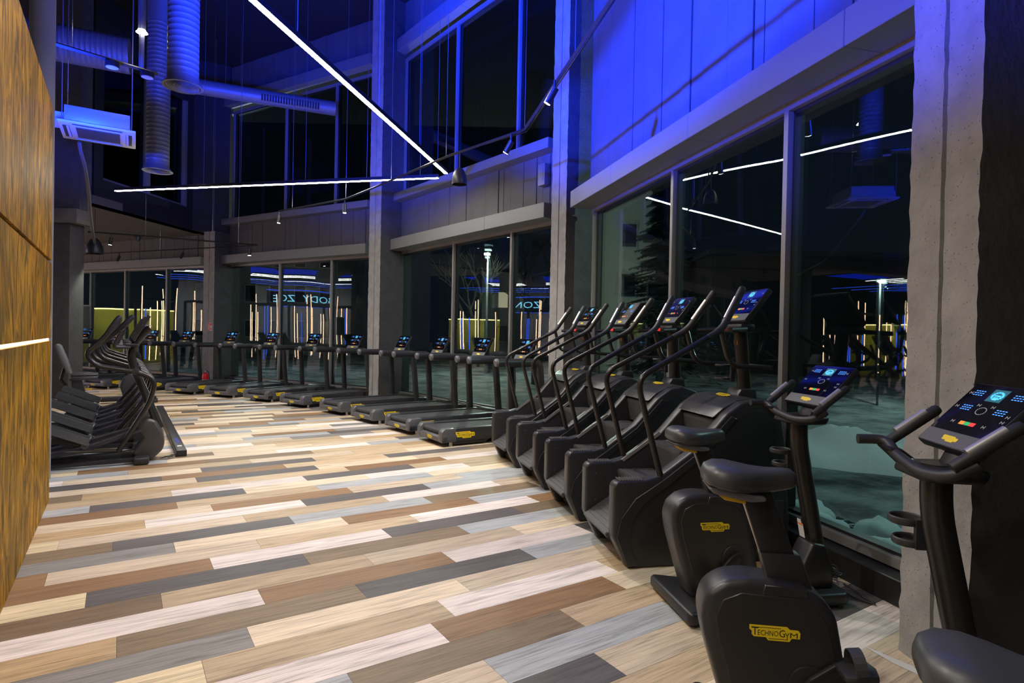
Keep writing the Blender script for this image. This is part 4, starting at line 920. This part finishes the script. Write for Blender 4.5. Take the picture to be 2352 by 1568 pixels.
o = G().tube(fillet([(-6.80, 9.28, 4.40), (-6.84, 9.36, 4.30), (-6.93, 9.6, 4.09), (-7.16, 10.0, 3.8), (-7.55, 10.6, 3.47), (-8.34, 11.8, 3.31), (-9.30, 13.2, 3.40)], .25, 5), .026, 10).obj('insulated_pipe', mat('pipe_wrap', (.10, .10, .11), .6, bump=.5, bscale=30)); tag(o, 'wrapped grey pipe bundle running down from the air conditioner', 'pipe')
# short track with round lamps near the ducts
t = track([(-7.2, 6.5), (-6.05, 7.72), (-5.20, 8.62)], 5.2, 'short copper toned track near the ducts', ((-5.9, 7.9), (-5.35, 8.45)), .026)
for x, y, lab in ((-5.57, 8.20, 'round puck lamp under the short track'), (-5.27, 8.50, 'round puck lamp at the end of the short track')):
    q = empty('puck_lamp', (x, y, 5.17)); G().cyl((0, 0, 0), (0, 0, -.07), .085, None, 22).obj('housing', BLK2, q); G().cyl((0, 0, -.0701), (0, 0, -.074), .075, None, 22).obj('lens', mat('opal_lens', (.5, .5, .5), .4), q); tag(q, lab, 'lamp', 'puck lamps')
q = empty('tube_lamp', (-5.42, 8.60, 5.25)); G().cyl((0, 0, 0), (0, 0, .52), .035, None, 14).obj('lower_tube', STEEL, q); G().cyl((0, 0, .53), (0, 0, .57), .075, .045, 18).obj('lens', LENS, q); G().cyl((0, 0, .57), (0, 0, ZC - 5.26), .05, None, 14).obj('upper_tube', DUCT, q); tag(q, 'vertical tube lamp with a bright ring near the ducts', 'lamp')

# small fittings on the walls
P, dd, nn = bay_axes('B')
def wall_box(bay, s, o, z, w, h, dep, lab, m=LEDGE):
    g = G(); g.box(-w / 2, w / 2, -dep, 0, -h / 2, h / 2, 0, None, .006); b = g.obj('junction_box', m); G().box(-w * .3, w * .3, -dep - .004, -dep + .001, -h * .3, h * .3, 0, None, .001).obj('cover', m, b); b.matrix_world = bay_matrix(bay) @ tr(-s, -o, z); return tag(b, lab, 'junction box')
wall_box('B', .06, .031, 4.08, .16, .34, .12, 'grey junction box on the boards beside the pillar')
pts = [(-5.0 + .22 * k, -.10 - .03 * math.sin(k * 1.3), ZF + .012 + .012 * abs(math.sin(k * .9))) for k in range(18)]
o = G().tube(pts, .010, 6).obj('ledge_cable', RUB); o.matrix_world = bay_matrix('C'); tag(o, 'black cable lying wavy on the ledge of the third bay', 'cable')
c3, a3 = Vector((-3.036, 12.977)), math.radians(139.07); d3, n3 = Vector((math.cos(a3), math.sin(a3))), Vector((math.sin(a3), -math.cos(a3)))
for z, lab in ((4.55, 'small pale box high on the side of the pillar behind the middle treadmills'), (3.45, 'small pale box lower on the side of the pillar behind the middle treadmills')):
    p = c3 - d3 * .212 + n3 * .45; g = G(); g.box(0, .05, -.05, .05, -.06, .06, 0, None, .005); b = g.obj('wall_box', WHITE); G().box(.05, .053, -.035, .035, -.045, .045).obj('cover', LEDGE, b)
    b.matrix_world = Matrix(((-d3.x, n3.x, 0, p.x), (-d3.y, n3.y, 0, p.y), (0, 0, 1, z), (0, 0, 0, 1))); tag(b, lab, 'junction box')
# ------------------------------------------------------------------ outside the glass: snow, street, houses, trees
g = G(); n = 60; rnd = random.Random(2)
def gz_(x, y): return -.21 + .05 * math.sin(x * 1.7 + y) * math.sin(y * 1.3) + .03 * math.sin(x * 4.1) * math.sin(y * 3.7)
v = [(-30 + 70 * i / n, -6 + 70 * j / n) for j in range(n + 1) for i in range(n + 1)]
g.add([(x, y, gz_(x, y)) for x, y in v], [(j * (n + 1) + i, j * (n + 1) + i + 1, (j + 1) * (n + 1) + i + 1, (j + 1) * (n + 1) + i) for j in range(n) for i in range(n)])
o = struct(g.obj('ground', SNOW, None, 3.), 'trampled snow outside the windows')
def lump(name, c, r, h, seed, lab, mat_=SNOW, grp=None):
    rn = random.Random(seed); bm = bmesh.new(); bmesh.ops.create_icosphere(bm, subdivisions=3, radius=1)
    ph = [rn.uniform(0, 6) for _ in range(6)]
    for v in bm.verts:
        d = v.co.normalized(); k = 1 + .16 * math.sin(5 * d.x + ph[0]) * math.sin(4 * d.y + ph[1]) + .10 * math.sin(11 * d.x + ph[2]) * math.sin(9 * d.z + ph[3] + 7 * d.y)
        v.co = Vector((d.x * r[0] * k, d.y * r[1] * k, max(-.25, d.z) * h * k))
    me = bpy.data.meshes.new(name); bm.to_mesh(me); bm.free(); me.materials.append(mat_); me.shade_smooth()
    o = link(name, me); o.location = c; return tag(o, lab, 'snow', grp)
WSN = mat('fresh_snow', (.72, .75, .78), .7, bump=.6, bscale=14)
bk = G(); rn = random.Random(6); nu, nv = 90, 16; v = []
for j in range(nv + 1):
    for i in range(nu + 1):
        u, w = i / nu, j / nv; x, y = 2.2 + 8.0 * u, 10.2 - 5.2 * u + 1.3 * (w - .5)
        h = max(0, math.sin(PI * w)) ** .7 * (.36 + .10 * math.sin(23 * u) + .06 * math.sin(57 * u + 5 * w)) * min(1, 8 * u, 8 * (1 - u))
        v.append((x, y, -.22 + h * 1.1 + rn.uniform(-.035, .035) * min(1, 4 * h)))
bk.add(v, [(j * (nu + 1) + i, j * (nu + 1) + i + 1, (j + 1) * (nu + 1) + i + 1, (j + 1) * (nu + 1) + i) for j in range(nv) for i in range(nu)])
o = bk.obj('snow_bank', WSN, None, 3.); tag(o, 'ploughed snow bank across from the stair climber window', 'snow'); o['kind'] = 'stuff'
for i, (x, y, r) in enumerate([(2.62, 4.95, .20), (2.86, 4.52, .14), (2.72, 5.4, .20), (2.62, 4.25, .12), (2.76, 3.95, .11), (3.05, 4.16, .13), (2.98, 3.72, .12), (3.27, 3.9, .12), (3.10, 4.95, .16)]):
    lump('snow_clump', (x, y, -.055), (r * 1.1, r * .9), r * .7, 20 + i, 'clump of fresh snow lying on the dark grating outside the window', WSN, 'snow clumps')
P, d, nn = bay_axes('A'); t = empty('floor_grating'); g = G()
for k in range(46): g.box(.0 - 5.2 + k * .115, -5.2 + k * .115 + .03, .30, 1.15, -.115, -.075)
for k in range(8): g.box(-5.2, .1, .30 + k * .12, .32 + k * .12, -.112, -.078)
g.box(-5.2, .1, .28, 1.2, -.16, -.12); o = g.obj('grating_bars', FRAMED, t); t.matrix_world = bay_matrix('A'); tag(t, 'dark metal grating strip outside the window with snow on it', 'grating')
def house(x0, x1, y0, y1, h, col, rows, lab, lit=()):
    t = empty('house', ((x0 + x1) / 2, y0, -.2)); w = x1 - x0
    G().box(-w / 2, w / 2, 0, y1 - y0, 0, h).obj('wall', mat('render_' + str(col[0]), col, .85, bump=.2, bscale=8), t)
    G().box(-w / 2 - .2, w / 2 + .2, -.2, y1 - y0 + .2, h, h + .25).obj('roof', mat('roof_dark', (.04, .04, .05), .8), t)
    nx = max(1, int(w / 1.7))
    for j in range(rows):
        for i in range(nx):
            x = -w / 2 + (i + .5) * w / nx; z = 1.2 + j * 2.6
            if z + 1.4 > h: continue
            f = G().box(x - .42, x + .42, -.05, .04, z, z + 1.3).obj('window', mat('house_trim', (.35, .35, .34), .6), t)
            G().box(x - .36, x + .36, -.055, -.05, z + .06, z + 1.24).obj('window_glass', (emat('lit_room', (.9, .75, .5), .5) if (i, j) in lit else mat('dark_glass', (.01, .012, .015), .1)), f)
    return tag(t, lab, 'house')
house(4.6, 7.4, 31, 38, 14, (.36, .35, .30), 4, 'pale rendered tower house seen past the stair climbers')
house(-2.4, .9, 46, 54, 6.6, (.34, .33, .30), 2, 'low pale house behind the street lamp', {(0, 1)})
house(-24, -13, 44, 52, 9.5, (.16, .16, .15), 3, 'long dark apartment house across the street')
house(10, 24, 30, 40, 6.0, (.018, .018, .02), 0, 'low dark building across the yard')
def bare_tree(x, y, h, seed, lab):
    rn = random.Random(seed); g = G(); tw = G()
    def grow(p, d, L_, r, lev, gg):
        q = p + d * L_; gg.tube([p, (p + q) / 2 + Vector((rn.uniform(-.05, .05), rn.uniform(-.05, .05), 0)) * L_, q], [r, r * .82, r * .62], 5, caps=False)
        if lev == 0: return
        for _ in range(3 if lev > 1 else 4):
            dd = (d + Vector((rn.uniform(-.75, .75), rn.uniform(-.75, .75), rn.uniform(.0, .5)))).normalized(); grow(p + d * L_ * rn.uniform(.55, 1), dd, L_ * rn.uniform(.55, .8), r * .55, lev - 1, tw)
    grow(Vector((0, 0, 0)), Vector((.02, 0, 1)), h * .36, h * .022, 4, g)
    t = empty('bare_tree', (x, y, -.2)); bk = mat('bark', (.035, .030, .026), .9, bump=.5, bscale=20); g.obj('trunk', bk, t); tw.obj('branches', bk, t); return tag(t, lab, 'tree')
bare_tree(.85, 21, 6.8, 3, 'bare leafless tree outside the treadmill windows')
bare_tree(-2.0, 30, 7.5, 8, 'bare leafless tree farther down the street')
t = empty('conifer_tree', (4.75, 19.0, -.2)); G().cyl((0, 0, 0), (0, 0, 7.2), .14, .02, 8).obj('trunk', mat('bark', (.035, .03, .026), .9), t)
g = G(); rn = random.Random(5)
for k in range(520):
    z = .9 + 6.1 * rn.random() ** 1.15; L_ = 1.9 * (1 - (z - .9) / 6.6) * rn.uniform(.45, 1.1); a = rn.uniform(0, 2 * PI); d = Vector((math.cos(a), math.sin(a), rn.uniform(-.40, -.05))); sd = Vector((-d.y, d.x, 0)); p0 = Vector((0, 0, z))
    for q in range(5):
        t0 = .25 + .16 * q; p = p0 + d * L_ * t0; w = .13 * (1.15 - t0 * .7)
        for sg in (-1, 1):
            e1 = p + d * .22 + sd * sg * w * 2 + Vector((0, 0, -.07)); g.add([tuple(p - d * .05), tuple(e1), tuple(p + d * .24 + Vector((0, 0, -.02)))], [(0, 1, 2)])
g.obj('needles', mat('needles', (.012, .022, .012), .9), t, 3., fix=False); tag(t, 'dark conifer outside the stair climber window', 'tree')
t = empty('street_lamp', (-1.15, 26.5, -.2)); G().cyl((0, 0, 0), (0, 0, 5.0), .06, .04, 10).obj('pole', mat('lamp_pole', (.12, .12, .12), .5), t); G().tube(fillet([(0, 0, 4.9), (0, -.1, 5.2), (0, -.6, 5.3)], .15, 4), .03, 8).obj('arm', mat('lamp_pole', (.12, .12, .12), .5), t); G().box(-.14, .14, -.9, -.5, 5.24, 5.32, 0, None, .02).obj('lamp_head', BLK2, t); G().box(-.12, .12, -.86, -.54, 5.20, 5.245).obj('lens', emat('street_lens', (.95, 1, .85), 260.), t)
tag(t, 'lit street lamp outside the treadmill windows', 'street lamp')
lamp('street_glow', 'POINT', (-1.15, 25.6, 4.9), 800, (.85, 1, .82), None, .02)
t = empty('street_lamp', (10.0, 16.2, -.2)); G().cyl((0, 0, 0), (0, 0, 3.45), .03, .03, 10).obj('pole', mat('lamp_pole_black', (.015, .015, .015), .5), t); G().box(-.10, .10, -.16, .05, 3.40, 3.46, 0, None, .02).obj('lamp_head', BLK2, t); G().box(-.06, .06, -.13, -.03, 3.36, 3.40).obj('lens', emat('street_lens', (.95, 1, .85), 260.), t)
tag(t, 'low lit yard lamp outside the stair climber window', 'street lamp')
lamp('street_glow', 'POINT', (9.9, 15.8, 3.0), 260, (.70, 1, .92), None, .02)
lamp('street_glow', 'POINT', (7.5, 5.2, 5.0), 420, (.62, 1, .93), None, .02)
lamp('street_glow', 'POINT', (-10.5, 24.0, 5.0), 380, (.75, .95, 1), None, .02)
t = empty('van', (-17.2, 46, -.12), .1); WV = mat('van_white', (.25, .26, .27), .4)
G().prism([(-2.1, .35), (-2.1, 1.0), (-1.6, 1.15), (-.95, 1.85), (2.0, 1.9), (2.15, 1.6), (2.15, .35)], -.85, .85, .06, 2, 0, rot('Z', PI / 2)).obj('body', WV, t); G().prism([(-1.45, 1.2), (-.92, 1.74), (1.7, 1.76), (1.7, 1.2)], -.87, .87, .01, 1, 0, rot('Z', PI / 2)).obj('side_windows', mat('dark_glass', (.01, .012, .015), .1), t)
for a in (-1.35, 1.4):
    for s in (-.8, .8): G().cyl((-a, s - .1, .32), (-a, s + .1, .32), .32, None, 18).obj('wheel', RUB, t)
tag(t, 'pale van parked across the street', 'van')

# ------------------------------------------------------------------ the lit training zone at the far left, seen only mirrored in the windows
NW, NB = emat('neon_warm', (1, .62, .36), 16.), emat('neon_blue', (.02, .10, 1.), 9.)
def rack(x, y, k, lab):
    t = empty('power_rack', (x, y, 0)); g = G()
    for dx in (-.6, .6):
        for dy in (-.65, .65): G().box(dx - .04, dx + .04, dy - .04, dy + .04, 0, 2.75).obj('post', BLK, t)
    for dx in (-.6, .6): G().box(dx - .04, dx + .04, -.65, .65, 2.67, 2.75).obj('crossbar', BLK, t)
    for dy in (-.65, .65): G().box(-.6, .6, dy - .04, dy + .04, 2.67, 2.75).obj('crossbar', BLK, t)
    for q, (dx, dy) in enumerate(((.655, -.65), (.655, -.30), (.655, .05), (.655, .40), (.655, .65), (.1, -.5), (.1, .1), (.1, .55), (-.55, -.2), (-.55, .35))): G().box(dx - .01, dx + .01, dy - .014, dy + .014, .25 + .1 * (q % 3), 2.65 + (.55 if (q + k) % 4 == 0 else -.3 * (q % 2))).obj('light_tube', NB if (q + k) % 4 == 1 else NW, t)
    G().cyl((-.2, -1.1, 1.2), (-.2, 1.1, 1.2), .015, None, 8).obj('barbell', STEEL, t)
    return tag(t, lab, 'power rack', 'lit power racks')
RL = ['power rack with glowing posts next to the back wall', 'power rack with glowing posts under the neon words', 'power rack with glowing posts beside the neon words', 'power rack with glowing posts near the yellow wall', 'power rack with glowing posts in the far corner']
for k in range(5): rack(-18.6 - .3 * (k % 2), 9.0 + 1.9 * k, k, RL[k])
t = empty('neon_sign', (-19.9, 13.0, 0)); G().box(-.05, .0, -1.6, 1.6, 2.7, 3.4).obj('back_panel', DWALL, t)
for w, yy in (('BODY', -.8), ('ZONE', .75)):
    me = text_mesh(w, .46, 'neon_letters'); me.materials.append(emat('neon_cyan', (.25, .75, 1), 9.)); link('neon_letters', me, t, tr(.02, yy, 2.92) @ rot('Z', PI / 2) @ rot('X', PI / 2))
for z in (2.68, 3.45): G().box(.0, .03, -1.6, 1.6, z, z + .03).obj('neon_edge', NB, t)
tag(t, 'blue neon sign reading body zone above the racks', 'neon sign')
t = empty('yellow_wall', (-22.5, 15.0, 0)); G().box(0, .1, 0, 4.2, 0, 2.35).obj('panel', mat('lime_paint', (.42, .42, .03), .6), t); G().box(.1, .14, 0, 4.2, 2.35, 2.40).obj('light_strip', emat('lime_strip', (1, .85, .35), 14.), t); tag(t, 'yellow green wall panel with a glowing top edge', 'wall panel')
lamp('lime_wash', 'AREA', (-21.6, 17, 2.3), 60, (1, .9, .5), (-22.4, 17, .8), 3.5, size_y=.05)
for k in range(5):
    a = Vector((-17.2 - 1.1 * k, 8.4)); b = Vector((-17.4 - 1.1 * k, 15.4 + .2 * k)); o = linear(a, b, 'thin white linear light over the far training zone, %s of five' % ORD[k], 3.95 + .05 * (k % 3), (), emat('led_far', (1, .95, .85), 36.))
for k in range(3): linear((-17.4 - 1.2 * k, 9.5), (-17.2 - 1.2 * k, 16.5), 'blue linear light over the power racks, %s of three' % ORD[k], 3.72, (), NB)
struct(G().box(-24.6, -24.5, 5.5, 14.6, 0, 4.2).obj('wall_zone', mat('grey_zone_wall', (.34, .34, .36), .7)), 'pale grey wall behind the power racks')
lamp('zone_white', 'AREA', (-21.5, 11, 4.0), 220, (1, .95, .9), (-24, 11, 2), 6, size_y=.1)
lamp('zone_blue', 'AREA', (-18, 13, 4.1), 160, BLUE, (-18, 13, 0), 4, size_y=6)
